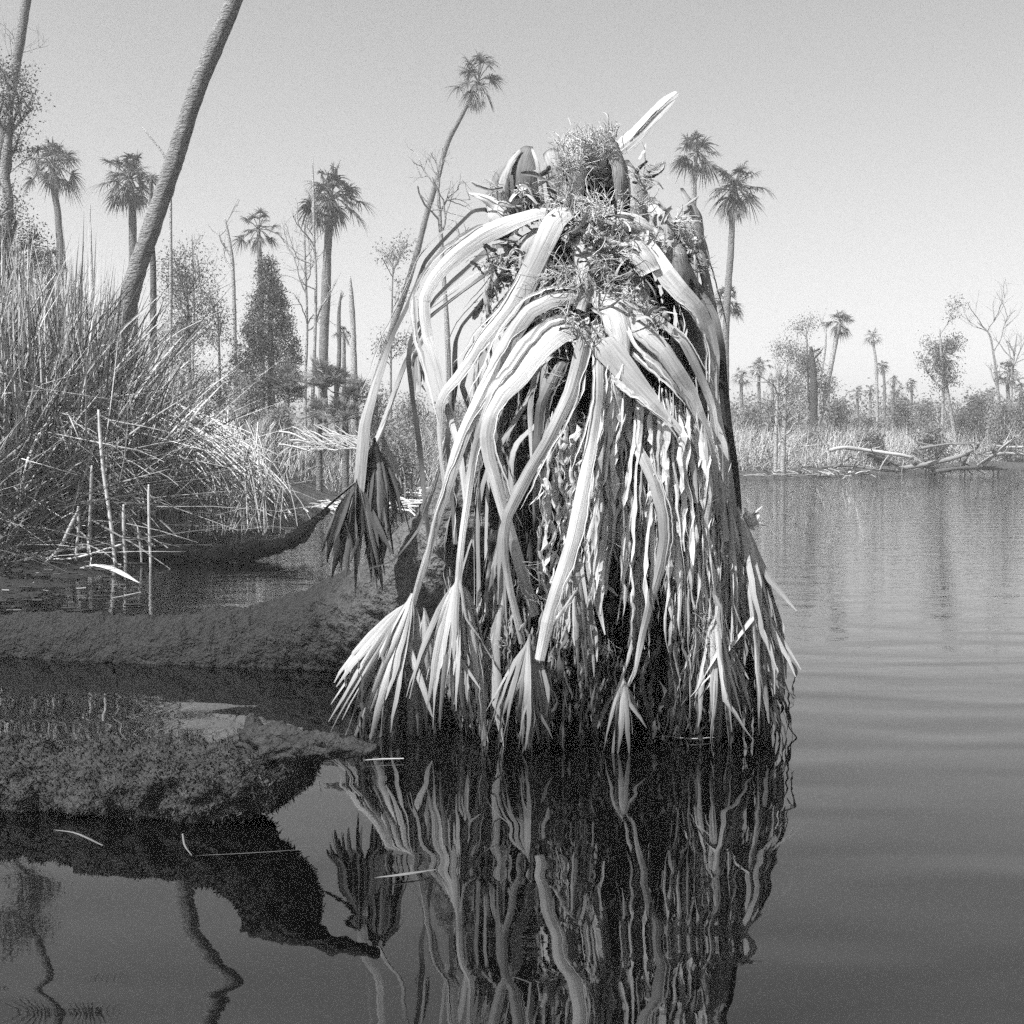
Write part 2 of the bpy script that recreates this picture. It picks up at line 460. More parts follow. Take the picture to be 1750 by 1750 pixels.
def fan(apex, ang, spread, L, n, tone, par, w=9, grav=0.5, wrap=0.35, seed=0, depth_drift=0.0, name='leaf_blade', ragged=0.3, matl=None, tipw=0.15, K=9):
    """dead costapalmate leaf hanging from apex (px,py,depth); ang 0 = straight down, + to the right; L in px"""
    rs = np.random.RandomState(seed)
    A = P(*apex); s = S(apex[2])
    th = np.radians(ang + np.linspace(-spread, spread, n) + rs.randn(n) * spread * 0.08)
    t = np.linspace(0, 1, K)
    cl = np.cumsum(rs.rand(n) < 0.33)
    cof = rs.randn(n + 1)[cl]; cln = rs.rand(n + 1)[cl]; cdp = rs.randn(n + 1)[cl]
    th = th + np.radians(spread * 0.16 * cof)
    Ls = L * s * (1 - ragged * rs.rand(n) ** 1.5) * (0.84 + 0.26 * cln)
    brk = np.where(rs.rand(n) < 0.28, 0.35 + 0.5 * rs.rand(n), 2.0); bdir = rs.randn(n) * 0.5
    Ls = Ls * (1 - 0.25 * np.abs(np.linspace(-1, 1, n)) ** 2)
    pts = np.zeros((n, K, 3))
    lat = np.linspace(-1, 1, n)
    for k, u in enumerate(t):
        # direction bends towards straight down along the segment
        g = u * grav
        a2 = th * (1 - 0.45 * g)
        ph = np.sin(np.minimum(u * 1.6, 1) * math.pi / 2)
        pts[:, k, 0] = A[0] + Ls * u * np.sin(a2) + lat * s * w * 0.9 * min(1, u * 6)
        pts[:, k, 2] = A[2] - Ls * u * np.cos(a2) + (1 - u) ** 4 * s * 22 * (1 - lat ** 2)
        pts[:, k, 1] = A[1] + (-wrap * (1 - lat ** 2) * 0.35 + wrap * 0.25 * lat ** 2) * L * s * ph * 0.6 + depth_drift * u
    pts[:, :, 1] += (cdp * 0.05 * L * s)[:, None] * t[None]
    for i in range(n):
        if brk[i] < 1:
            k0 = max(1, int(brk[i] * (K - 1)))
            for k in range(k0 + 1, K):
                st_ = Ls[i] / (K - 1)
                pts[i, k] = pts[i, k - 1] + np.array([bdir[i] * .7, -.25 * abs(bdir[i]), -1.0]) * st_ * .8
    wob = np.cumsum(rs.randn(n, K, 2) * 0.016 * L * s * 0.45, axis=1)
    pts[:, :, 0] += wob[..., 0] * t; pts[:, :, 1] += wob[..., 1] * t
    pts[:, :, 2] = np.maximum(pts[:, :, 2], -0.04)
    wid = w * s * np.interp(t, [0, 0.15, 0.5, 0.8, 1], [0.35, 0.75, 1.0, 0.7, tipw])[None] * (0.7 + 0.6 * rs.rand(n, 1))
    yaw = lat * 0.9 + rs.randn(n) * 0.5
    side = np.stack([np.cos(yaw), np.sin(yaw) * 0.8, rs.randn(n) * 0.1], -1)[:, None]
    tw = (t[None] * rs.randn(n, 1) * 1.1)
    side = np.stack([np.cos(yaw[:, None] + tw), np.sin(yaw[:, None] + tw), np.zeros((n, K))], -1)
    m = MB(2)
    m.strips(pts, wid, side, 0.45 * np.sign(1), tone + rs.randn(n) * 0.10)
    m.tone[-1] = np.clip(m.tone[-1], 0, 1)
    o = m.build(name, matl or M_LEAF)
    keep(o, par)
    return o

# --- fronds traced from the photograph, each (points, widths, tone, tilt); dark tones hold shade as well as brown
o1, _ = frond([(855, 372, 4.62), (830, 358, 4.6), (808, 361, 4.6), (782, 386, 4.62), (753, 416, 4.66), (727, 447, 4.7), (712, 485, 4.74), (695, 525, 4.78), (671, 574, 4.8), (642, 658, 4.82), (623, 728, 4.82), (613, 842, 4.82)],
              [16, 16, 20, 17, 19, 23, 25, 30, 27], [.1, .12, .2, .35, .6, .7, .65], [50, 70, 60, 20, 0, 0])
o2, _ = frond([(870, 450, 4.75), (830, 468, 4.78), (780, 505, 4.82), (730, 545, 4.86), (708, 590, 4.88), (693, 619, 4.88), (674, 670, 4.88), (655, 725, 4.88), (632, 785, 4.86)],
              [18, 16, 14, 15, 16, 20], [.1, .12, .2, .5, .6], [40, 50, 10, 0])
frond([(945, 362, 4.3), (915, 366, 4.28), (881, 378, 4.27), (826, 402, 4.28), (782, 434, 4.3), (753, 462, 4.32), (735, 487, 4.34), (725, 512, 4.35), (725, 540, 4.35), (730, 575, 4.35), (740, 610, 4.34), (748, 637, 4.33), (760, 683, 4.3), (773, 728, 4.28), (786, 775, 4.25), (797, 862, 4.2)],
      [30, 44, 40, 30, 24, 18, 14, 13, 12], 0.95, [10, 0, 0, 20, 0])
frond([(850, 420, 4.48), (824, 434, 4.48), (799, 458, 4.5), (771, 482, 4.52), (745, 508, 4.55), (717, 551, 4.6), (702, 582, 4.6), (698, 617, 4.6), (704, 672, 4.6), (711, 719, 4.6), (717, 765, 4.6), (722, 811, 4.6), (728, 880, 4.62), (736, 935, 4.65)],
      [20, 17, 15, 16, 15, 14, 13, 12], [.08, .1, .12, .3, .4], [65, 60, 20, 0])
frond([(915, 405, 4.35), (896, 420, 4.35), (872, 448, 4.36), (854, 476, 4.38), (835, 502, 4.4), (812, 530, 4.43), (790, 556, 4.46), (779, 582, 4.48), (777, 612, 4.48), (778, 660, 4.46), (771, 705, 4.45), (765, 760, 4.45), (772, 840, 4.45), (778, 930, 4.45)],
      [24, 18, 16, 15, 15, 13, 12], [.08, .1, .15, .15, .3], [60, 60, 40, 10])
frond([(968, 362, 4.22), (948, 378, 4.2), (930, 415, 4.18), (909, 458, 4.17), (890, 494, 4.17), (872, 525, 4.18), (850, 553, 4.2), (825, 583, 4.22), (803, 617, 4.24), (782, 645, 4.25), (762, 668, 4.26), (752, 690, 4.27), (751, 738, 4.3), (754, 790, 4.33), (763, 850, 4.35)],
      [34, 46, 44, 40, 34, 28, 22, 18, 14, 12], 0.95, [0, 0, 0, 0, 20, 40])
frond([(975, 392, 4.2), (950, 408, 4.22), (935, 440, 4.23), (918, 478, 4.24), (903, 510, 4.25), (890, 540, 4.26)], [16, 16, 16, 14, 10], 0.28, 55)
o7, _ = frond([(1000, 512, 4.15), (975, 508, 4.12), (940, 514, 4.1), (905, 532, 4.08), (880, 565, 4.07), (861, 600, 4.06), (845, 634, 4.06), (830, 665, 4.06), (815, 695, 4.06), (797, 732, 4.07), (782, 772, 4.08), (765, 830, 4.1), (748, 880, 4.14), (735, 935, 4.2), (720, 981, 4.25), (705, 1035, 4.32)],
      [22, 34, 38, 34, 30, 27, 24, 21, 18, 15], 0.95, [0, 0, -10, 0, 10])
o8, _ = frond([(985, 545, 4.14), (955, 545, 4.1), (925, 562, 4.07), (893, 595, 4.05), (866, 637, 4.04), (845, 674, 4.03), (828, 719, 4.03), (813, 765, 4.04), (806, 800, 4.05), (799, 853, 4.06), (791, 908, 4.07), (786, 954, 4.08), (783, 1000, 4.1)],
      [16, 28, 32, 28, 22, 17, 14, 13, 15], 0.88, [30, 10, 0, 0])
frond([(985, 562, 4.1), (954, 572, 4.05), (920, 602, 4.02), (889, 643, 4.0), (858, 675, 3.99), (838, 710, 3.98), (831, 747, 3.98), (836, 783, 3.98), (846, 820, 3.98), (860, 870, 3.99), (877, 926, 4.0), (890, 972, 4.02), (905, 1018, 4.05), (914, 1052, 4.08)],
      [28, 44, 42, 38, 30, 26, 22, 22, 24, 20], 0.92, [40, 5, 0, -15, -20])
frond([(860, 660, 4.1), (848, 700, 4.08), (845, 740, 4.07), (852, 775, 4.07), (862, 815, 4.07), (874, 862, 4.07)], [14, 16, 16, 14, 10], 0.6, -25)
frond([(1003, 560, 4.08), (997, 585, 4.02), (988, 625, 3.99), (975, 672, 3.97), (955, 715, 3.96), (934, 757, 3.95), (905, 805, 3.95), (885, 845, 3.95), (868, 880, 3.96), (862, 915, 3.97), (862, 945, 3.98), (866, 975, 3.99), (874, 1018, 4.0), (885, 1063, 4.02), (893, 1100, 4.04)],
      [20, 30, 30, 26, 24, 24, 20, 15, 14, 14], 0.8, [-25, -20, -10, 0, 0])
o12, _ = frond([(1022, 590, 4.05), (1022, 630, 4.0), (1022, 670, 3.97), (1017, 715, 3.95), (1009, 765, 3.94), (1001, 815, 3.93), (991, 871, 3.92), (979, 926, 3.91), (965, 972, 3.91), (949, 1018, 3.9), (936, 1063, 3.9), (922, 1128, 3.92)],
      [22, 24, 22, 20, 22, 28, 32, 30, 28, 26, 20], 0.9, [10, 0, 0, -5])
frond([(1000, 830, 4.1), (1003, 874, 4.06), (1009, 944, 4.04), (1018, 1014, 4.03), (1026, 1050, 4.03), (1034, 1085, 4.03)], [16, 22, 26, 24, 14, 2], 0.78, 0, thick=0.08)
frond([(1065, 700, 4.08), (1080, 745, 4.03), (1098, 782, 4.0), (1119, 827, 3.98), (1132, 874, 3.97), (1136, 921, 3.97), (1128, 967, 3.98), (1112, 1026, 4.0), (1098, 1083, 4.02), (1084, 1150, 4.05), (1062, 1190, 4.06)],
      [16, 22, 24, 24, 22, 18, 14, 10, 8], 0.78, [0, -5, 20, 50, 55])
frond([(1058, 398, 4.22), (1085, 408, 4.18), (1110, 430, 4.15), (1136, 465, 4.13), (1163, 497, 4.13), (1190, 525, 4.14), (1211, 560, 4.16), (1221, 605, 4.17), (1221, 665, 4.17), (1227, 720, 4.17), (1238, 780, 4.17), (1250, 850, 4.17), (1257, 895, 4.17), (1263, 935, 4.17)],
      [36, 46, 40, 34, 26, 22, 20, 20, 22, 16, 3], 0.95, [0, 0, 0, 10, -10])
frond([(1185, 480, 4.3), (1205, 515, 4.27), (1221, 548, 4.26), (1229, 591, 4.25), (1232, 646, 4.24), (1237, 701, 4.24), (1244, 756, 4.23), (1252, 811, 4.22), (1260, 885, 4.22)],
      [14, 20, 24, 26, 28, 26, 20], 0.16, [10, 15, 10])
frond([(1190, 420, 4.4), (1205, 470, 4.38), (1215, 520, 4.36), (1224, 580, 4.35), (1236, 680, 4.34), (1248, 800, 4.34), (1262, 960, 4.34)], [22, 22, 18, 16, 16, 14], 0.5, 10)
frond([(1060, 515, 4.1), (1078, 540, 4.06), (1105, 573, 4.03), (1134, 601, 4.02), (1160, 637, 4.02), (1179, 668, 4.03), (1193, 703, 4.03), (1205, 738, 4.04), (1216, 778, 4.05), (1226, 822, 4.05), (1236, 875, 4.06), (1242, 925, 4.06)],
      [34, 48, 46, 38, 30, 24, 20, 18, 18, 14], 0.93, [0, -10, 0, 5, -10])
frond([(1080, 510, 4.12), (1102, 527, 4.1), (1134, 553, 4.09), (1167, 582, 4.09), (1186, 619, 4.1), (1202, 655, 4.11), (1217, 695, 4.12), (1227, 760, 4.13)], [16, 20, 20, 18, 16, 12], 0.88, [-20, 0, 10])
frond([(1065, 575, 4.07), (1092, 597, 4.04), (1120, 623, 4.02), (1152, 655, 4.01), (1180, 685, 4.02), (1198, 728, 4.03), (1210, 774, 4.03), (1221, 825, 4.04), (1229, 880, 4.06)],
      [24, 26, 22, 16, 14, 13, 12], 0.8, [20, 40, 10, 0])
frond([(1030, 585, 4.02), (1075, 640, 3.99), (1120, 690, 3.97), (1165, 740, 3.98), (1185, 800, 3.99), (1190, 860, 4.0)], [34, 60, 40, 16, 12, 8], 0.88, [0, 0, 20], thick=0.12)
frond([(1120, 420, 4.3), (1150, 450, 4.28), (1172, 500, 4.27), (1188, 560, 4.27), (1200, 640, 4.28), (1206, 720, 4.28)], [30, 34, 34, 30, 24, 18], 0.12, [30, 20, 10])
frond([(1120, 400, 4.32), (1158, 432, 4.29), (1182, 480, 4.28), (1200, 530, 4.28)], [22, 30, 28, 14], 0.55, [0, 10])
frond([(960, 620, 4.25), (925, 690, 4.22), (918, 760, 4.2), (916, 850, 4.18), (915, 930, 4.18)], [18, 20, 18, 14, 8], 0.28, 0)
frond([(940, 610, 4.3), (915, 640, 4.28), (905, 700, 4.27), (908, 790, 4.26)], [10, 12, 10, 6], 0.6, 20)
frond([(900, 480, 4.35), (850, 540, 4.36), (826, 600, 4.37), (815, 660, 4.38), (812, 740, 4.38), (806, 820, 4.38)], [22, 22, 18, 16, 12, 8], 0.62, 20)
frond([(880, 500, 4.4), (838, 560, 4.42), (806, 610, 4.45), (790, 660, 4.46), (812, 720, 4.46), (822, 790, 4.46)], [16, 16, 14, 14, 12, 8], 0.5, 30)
frond([(780, 640, 4.6), (770, 700, 4.6), (762, 760, 4.6), (740, 840, 4.6), (715, 905, 4.6), (672, 958, 4.62), (620, 975, 4.66)], [12, 11, 10, 8, 6, 5, 3], 0.2, 10, n=36)
frond([(985, 1010, 3.98), (965, 1040, 3.97), (940, 1072, 3.96)], [6, 9, 5], 0.6, 0)
frond([(845, 905, 4.2), (838, 960, 4.2), (830, 1000, 4.2)], [14, 10, 4], 0.3, 0)

# --- hanging leaf blades (fans)
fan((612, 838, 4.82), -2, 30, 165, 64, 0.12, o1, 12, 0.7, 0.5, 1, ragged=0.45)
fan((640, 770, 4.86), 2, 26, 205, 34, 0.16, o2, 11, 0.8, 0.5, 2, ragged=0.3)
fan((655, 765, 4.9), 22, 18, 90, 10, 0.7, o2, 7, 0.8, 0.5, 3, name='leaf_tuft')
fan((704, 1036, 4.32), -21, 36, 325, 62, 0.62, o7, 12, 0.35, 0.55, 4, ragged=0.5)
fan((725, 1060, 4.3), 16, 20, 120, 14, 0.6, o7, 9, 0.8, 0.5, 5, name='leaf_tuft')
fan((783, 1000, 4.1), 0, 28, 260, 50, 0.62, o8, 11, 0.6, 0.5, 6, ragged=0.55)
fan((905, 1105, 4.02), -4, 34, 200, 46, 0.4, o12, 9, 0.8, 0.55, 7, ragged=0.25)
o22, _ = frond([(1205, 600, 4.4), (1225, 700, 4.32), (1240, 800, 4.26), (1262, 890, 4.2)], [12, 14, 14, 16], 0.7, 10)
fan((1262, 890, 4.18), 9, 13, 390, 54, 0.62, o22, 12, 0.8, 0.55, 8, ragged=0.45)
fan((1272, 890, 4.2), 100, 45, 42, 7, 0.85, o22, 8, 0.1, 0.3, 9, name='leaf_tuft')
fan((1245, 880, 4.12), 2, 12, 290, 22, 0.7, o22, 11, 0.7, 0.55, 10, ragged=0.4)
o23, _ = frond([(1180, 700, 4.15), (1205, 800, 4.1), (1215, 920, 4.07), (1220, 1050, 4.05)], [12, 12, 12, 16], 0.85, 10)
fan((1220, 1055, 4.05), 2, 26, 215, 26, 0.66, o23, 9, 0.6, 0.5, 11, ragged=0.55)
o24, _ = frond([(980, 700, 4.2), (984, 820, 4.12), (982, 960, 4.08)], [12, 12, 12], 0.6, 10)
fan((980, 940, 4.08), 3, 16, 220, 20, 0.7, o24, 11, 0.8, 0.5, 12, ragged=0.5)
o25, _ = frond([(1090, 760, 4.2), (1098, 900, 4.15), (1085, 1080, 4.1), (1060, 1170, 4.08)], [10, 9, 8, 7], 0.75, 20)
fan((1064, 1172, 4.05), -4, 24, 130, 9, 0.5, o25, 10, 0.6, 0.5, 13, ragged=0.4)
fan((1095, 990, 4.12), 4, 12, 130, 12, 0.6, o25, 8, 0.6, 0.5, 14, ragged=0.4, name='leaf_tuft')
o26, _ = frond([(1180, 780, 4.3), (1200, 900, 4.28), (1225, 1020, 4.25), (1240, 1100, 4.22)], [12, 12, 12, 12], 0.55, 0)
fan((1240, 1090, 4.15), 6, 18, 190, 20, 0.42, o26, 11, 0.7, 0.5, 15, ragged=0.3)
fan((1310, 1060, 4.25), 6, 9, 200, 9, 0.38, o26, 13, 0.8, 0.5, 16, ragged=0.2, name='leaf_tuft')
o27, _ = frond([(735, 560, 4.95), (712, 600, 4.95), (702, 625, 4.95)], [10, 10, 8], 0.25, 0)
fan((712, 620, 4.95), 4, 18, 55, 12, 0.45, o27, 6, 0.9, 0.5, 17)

# --- fronds that droop around the sides and the back
rs = np.random.RandomState(21)
for k in range(34):
    th = math.radians(-60 + 290 * (k + rs.rand() * 0.7) / 34)      # 0 = +x, 90 = away from the camera; front is left to the traced ones
    z0 = 1.15 + rs.rand() * 0.55
    r1 = 0.20 + rs.rand() * 0.10
    r2 = 0.34 + rs.rand() * 0.2
    if math.cos(th) > 0.25: r2 = 0.30 + 0.08 * rs.rand(); r1 = 0.16
    z2 = 0.35 + rs.rand() * 0.5
    dr = np.array([math.cos(th) * 1.05, math.sin(th), 0])
    c0 = np.array([P(1020, 500, 4.55)[0], 4.56, 0])
    c1 = np.array([AX[0], AX[1], 0])
    pts = [c0 + dr * 0.12 + [0, 0, z0], c0 + dr * r1 + [0, 0, z0 - 0.02], c1 + dr * (r1 + 0.06) + [0, 0, z0 - 0.3], c1 + dr * r2 + [0, 0, (z0 + z2) / 2 - 0.12], c1 + dr * r2 * 1.03 + [0, 0, z2]]
    pp = smooth(pts, 22)
    side = np.array([-dr[1], dr[0], 0])
    m = MB()
    m.shell(pp, np.interp(np.linspace(0, 1, 22), [0, .3, 1], [.07, .045, .028]), nz(dr + [0, 0, 0.4]), 0.3, 0.3, 0.08 + 0.5 * rs.rand(), n=4)
    fo = keep(m.build('frond', M_PET), root)
    n_ = 14; K = 7
    t = np.linspace(0, 1, K)
    lat = np.linspace(-1, 1, n_)
    L = min(z2 + 0.02, 0.5) * (0.75 + 0.3 * rs.rand(n_))
    A = pp[-1]
    pts = np.zeros((n_, K, 3))
    for i, u in enumerate(t):
        g = np.sin(lat * 0.5) * u * (1 - 0.3 * u)
        pts[:, i] = A + side[None] * (g * 0.45 * L)[:, None] + dr[None] * (0.05 * math.sin(u * 2.5)) + np.array([0, 0, -1])[None] * (L * u)[:, None] + rs.randn(n_, 3) * 0.006 * u
    m = MB()
    m.strips(pts, 0.022 * np.interp(t, [0, .3, .7, 1], [.4, 1, .8, .1])[None], nz(side[None] + rs.randn(n_, 3) * 0.5)[:, None], 0.5, np.clip(0.3 + rs.randn(n_) * 0.15, 0, 1))
    keep(m.build('leaf_blade', M_LEAF), fo)

# --- torn leaf strips and shreds: a curtain nobody could count
def shreds(m, x0, x1, y0, y1, l0, l1, d0, d1, n, w, tone, wav=6, skew=0.0, K=20, rs=R, y0b=None):
    fx = rs.rand(n)
    px = x0 + (x1 - x0) * fx
    ytop = (y0 + ((y0b if y0b is not None else y0) - y0) * fx) + rs.rand(n) * (y1 - y0)
    L = l0 + rs.rand(n) * (l1 - l0)
    d = d0 + rs.rand(n) * (d1 - d0)
    t = np.linspace(0, 1, K)
    pts = np.zeros((n, K, 3))
    phase = rs.rand(n) * 6.28; fr = 4 + rs.rand(n) * 9
    for i in range(n):
        s = S(d[i])
        a = P(px[i], ytop[i], d[i])
        cx = (np.sin(t * fr[i] + phase[i]) - math.sin(phase[i])) * wav * 0.6 * s * (0.4 + rs.rand() * 0.9) + np.cumsum(rs.randn(K)) * wav * 0.22 * s + skew * L[i] * t * s * (px[i] - (x0 + x1) / 2) / max(abs(x1 - x0), 1) * 2
        cy = (np.sin(t * fr[i] * 0.8 + phase[i] * 2)) * wav * 0.7 * s
        pts[i, :, 0] = a[0] + cx; pts[i, :, 1] = a[1] + cy; pts[i, :, 2] = np.maximum(a[2] - t * L[i] * s, -0.03)
    wid = w * S((d0 + d1) / 2) * (0.35 + 0.9 * rs.rand(n, 1)) * np.interp(t, [0, .15, .5, .9, 1], [.12, 1, .9, .6, .15])[None] * (0.5 + 0.8 * rs.rand(n, K))
    yaw = rs.randn(n, 1) * 0.6 + np.cumsum(rs.randn(n, K) * 0.45, axis=1)
    side = np.stack([np.cos(yaw), np.sin(yaw), rs.randn(n, K) * 0.15], -1)
    m.strips(pts, wid, side, 0.4, np.clip(tone + rs.randn(n) * 0.14, 0.02, 1))

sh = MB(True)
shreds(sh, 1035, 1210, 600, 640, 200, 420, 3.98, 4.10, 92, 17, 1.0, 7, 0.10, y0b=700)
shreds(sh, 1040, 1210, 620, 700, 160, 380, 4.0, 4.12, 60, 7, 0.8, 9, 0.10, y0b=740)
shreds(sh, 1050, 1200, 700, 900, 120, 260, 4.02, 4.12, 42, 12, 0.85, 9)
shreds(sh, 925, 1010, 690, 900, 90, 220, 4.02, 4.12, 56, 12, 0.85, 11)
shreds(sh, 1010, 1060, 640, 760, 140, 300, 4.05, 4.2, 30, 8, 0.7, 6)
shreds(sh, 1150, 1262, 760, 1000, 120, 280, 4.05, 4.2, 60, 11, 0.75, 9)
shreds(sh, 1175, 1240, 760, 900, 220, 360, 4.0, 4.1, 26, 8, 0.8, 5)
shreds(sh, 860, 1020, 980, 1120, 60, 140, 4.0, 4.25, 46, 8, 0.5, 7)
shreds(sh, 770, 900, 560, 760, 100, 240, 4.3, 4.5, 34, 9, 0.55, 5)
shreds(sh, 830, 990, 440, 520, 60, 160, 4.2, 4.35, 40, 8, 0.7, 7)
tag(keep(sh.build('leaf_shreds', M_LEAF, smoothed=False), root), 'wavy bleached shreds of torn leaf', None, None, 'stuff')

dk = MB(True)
# leaves hanging inside and under the skirt, dark from wet and painted shade
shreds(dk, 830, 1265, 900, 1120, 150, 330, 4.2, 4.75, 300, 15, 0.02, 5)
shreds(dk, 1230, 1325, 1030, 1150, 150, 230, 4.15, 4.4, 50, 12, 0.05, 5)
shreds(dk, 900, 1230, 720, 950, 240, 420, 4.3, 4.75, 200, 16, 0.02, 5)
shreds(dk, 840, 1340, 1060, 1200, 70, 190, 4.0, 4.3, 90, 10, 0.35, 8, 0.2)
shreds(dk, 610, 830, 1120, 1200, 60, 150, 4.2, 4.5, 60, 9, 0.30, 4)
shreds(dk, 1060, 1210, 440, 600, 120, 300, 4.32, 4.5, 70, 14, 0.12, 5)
tag(keep(dk.build('wet_shade_leaves', M_LEAF), root), 'dark leaves reaching down into the water, wet and toned for shade', None, None, 'stuff')

# --- leaf bases (boots) round the head
def boot(pts, w, tone, tilt=0, curve=0.42, thick=0.14, n=16):
    frond(pts, w, tone, tilt, thick, curve, n, M_BOOT, 'leaf_base')
boot([(894, 380, 4.48), (890, 335, 4.46), (890, 292, 4.46), (900, 252, 4.5)], [70, 84, 72, 26], 0.22, 0)
boot([(866, 385, 4.5), (852, 345, 4.5), (858, 305, 4.5), (884, 262, 4.5)], [40, 52, 40, 14], 0.3, 0)
boot([(918, 356, 4.40), (915, 325, 4.39), (912, 300, 4.40)], [22, 30, 8], 0.0, 0)  # black patch painted in for the shaded opening of the hood
boot([(868, 350, 4.43), (860, 320, 4.42), (872, 280, 4.44), (890, 256, 4.47)], [14, 20, 18, 8], 0.55, 0)
boot([(952, 378, 4.42), (952, 330, 4.38), (945, 285, 4.37), (938, 258, 4.4)], [36, 40, 38, 26], 0.55, -10)
boot([(930, 365, 4.4), (924, 320, 4.37), (918, 280, 4.36), (908, 252, 4.38)], [8, 10, 9, 5], 0.8, -10)
boot([(1025, 350, 4.45), (1022, 300, 4.45), (1020, 260, 4.46), (1015, 232, 4.5)], [96, 100, 92, 60], 0.03, 0, curve=-0.6)
boot([(1062, 350, 4.36), (1060, 300, 4.35), (1050, 262, 4.37), (1040, 235, 4.4)], [26, 32, 34, 20], 0.42, 20)
boot([(985, 345, 4.4), (983, 300, 4.37), (980, 262, 4.38), (985, 238, 4.42)], [26, 40, 46, 30], 0.9, 10)
boot([(1085, 400, 4.4), (1095, 360, 4.38), (1085, 310, 4.38), (1068, 275, 4.4)], [40, 44, 38, 18], 0.7, 10)
boot([(1140, 450, 4.35), (1140, 410, 4.3), (1128, 370, 4.3), (1110, 340, 4.33)], [46, 50, 44, 24], 0.75, 0)
boot([(1205, 460, 4.42), (1196, 410, 4.4), (1183, 360, 4.4), (1165, 322, 4.42)], [26, 38, 34, 10], 0.5, 10)
boot([(1185, 420, 4.33), (1165, 395, 4.3), (1140, 385, 4.3)], [22, 26, 14], 0.9, 0)
boot([(880, 400, 4.45), (855, 372, 4.45), (840, 345, 4.47)], [40, 44, 26], 0.85, 0)
boot([(850, 352, 4.4), (825, 338, 4.4), (800, 330, 4.42)], [26, 14, 3], 0.95, 0)
boot([(880, 345, 4.47), (872, 320, 4.46), (850, 315, 4.47)], [26, 30, 16], 0.8, 0)
boot([(1000, 440, 4.3), (1020, 470, 4.22), (1040, 510, 4.2), (1045, 550, 4.22)], [50, 60, 56, 40], 0.5, 0)
boot([(1070, 470, 4.3), (1085, 500, 4.2), (1090, 540, 4.16)], [50, 60, 46], 0.8, 0)
boot([(1040, 545, 4.2), (1030, 565, 4.12), (1010, 585, 4.08)], [40, 46, 30], 0.85, 0)
boot([(1010, 400, 4.36), (1030, 420, 4.3), (1060, 430, 4.27)], [40, 46, 40], 0.75, 0)
boot([(1060, 580, 4.12), (1070, 610, 4.05), (1078, 660, 4.02)], [40, 60, 12], 0.7, 0)
boot([(960, 380, 4.36), (975, 400, 4.3), (1000, 430, 4.28)], [34, 40, 30], 0.8, 0)

boot([(1050, 400, 4.24), (1075, 418, 4.17), (1098, 440, 4.13), (1112, 466, 4.12)], [34, 50, 48, 40], 0.7, 0, curve=.25)
boot([(985, 395, 4.26), (1000, 440, 4.18), (1003, 490, 4.12), (990, 530, 4.1)], [30, 44, 40, 26], 0.6, 0, curve=.4)
boot([(1020, 500, 4.12), (1045, 530, 4.06), (1060, 570, 4.03), (1070, 610, 4.01)], [40, 52, 50, 12], 0.8, 0, curve=.4)
boot([(1130, 400, 4.27), (1150, 430, 4.23), (1160, 470, 4.23), (1165, 520, 4.25)], [40, 50, 46, 26], 0.55, 0, curve=.5)
boot([(1010, 352, 4.3), (1050, 372, 4.22), (1095, 385, 4.2), (1120, 400, 4.22)], [26, 40, 38, 20], 0.8, 0, curve=.4)
boot([(925, 395, 4.3), (905, 420, 4.27), (895, 460, 4.28)], [34, 40, 22], 0.55, 0, curve=.5)
# snapped stick on the very top
stk = MB()
sp = tpath([(1058, 256, 4.5), (1085, 233, 4.5), (1105, 210, 4.5), (1130, 184, 4.5), (1157, 158, 4.5)], 26)
rg = np.array([1 + .12 * mnoise.noise(Vector((k * .6, 0, 0))) for k in range(26)])
stk.shell(sp, rg * np.interp(np.linspace(0, 1, 26), [0, .12, .5, .85, 1], [26, 34, 26, 24, 8]) * S(4.5), nz(np.array([-.35, -1, .25])), .5, .3, .85, 4)
for k in range(7):
    i0 = R.randint(0, 14); o_ = (R.rand() - .5) * 20 * S(4.5); e_ = sp[i0:i0 + 12] + np.array([.7, 0, .7]) * o_ + np.array([0, -.012, 0])
    stk.strips(e_[None], 4 * S(4.5) * np.interp(np.linspace(0, 1, 12), [0, .3, 1], [.3, 1, .1])[None], np.array([.7, 0, .7])[None, None], .6, .2 + .7 * R.rand())
keep(stk.build('broken_stick', M_WOOD, smoothed=False), root)

# --- fibre: curls of thread over the head
fb = MB()
def fibres(m, cx, cy, rx, ry, d0, d1, n, L, curl, tone, rw=1.0, up=0.0, rs=R):
    K = 9
    g = max(1, n // 16)
    ga = rs.rand(g) * 6.283; gr = np.sqrt(rs.rand(g)); gd = nz(rs.randn(g, 3) * [1, 0.5, 0.9] + [0, -0.2, up]); gax = nz(rs.randn(g, 3))
    gi = rs.randint(0, g, n)
    px = cx + rx * gr[gi] * np.cos(ga[gi]) + rs.randn(n) * 6; py = cy + ry * gr[gi] * np.sin(ga[gi]) + rs.randn(n) * 5
    d = d0 + rs.rand(n) * (d1 - d0)
    st = np.stack([P(px[i], py[i], d[i]) for i in range(n)])
    dirn = nz(gd[gi] + rs.randn(n, 3) * 0.35)
    pts = np.zeros((n, K, 3)); pts[:, 0] = st
    step = L * S(d)[:, None] * (0.4 + rs.rand(n, 1)) / (K - 1)
    ax = nz(gax[gi] + rs.randn(n, 3) * 0.5)
    for k in range(1, K):
        dirn = nz(dirn + np.cross(ax, dirn) * curl + rs.randn(n, 3) * 0.18 + [0, 0, -0.04])
        pts[:, k] = pts[:, k - 1] + dirn * step
    rad = rw * S(4.3) * (0.3 + 0.7 * rs.rand(n, 1) ** 2) * np.linspace(1, 0.35, K)[None]
    m.stalks(pts, rad, 3, np.clip(tone + rs.randn(n) * 0.15, 0, 1))
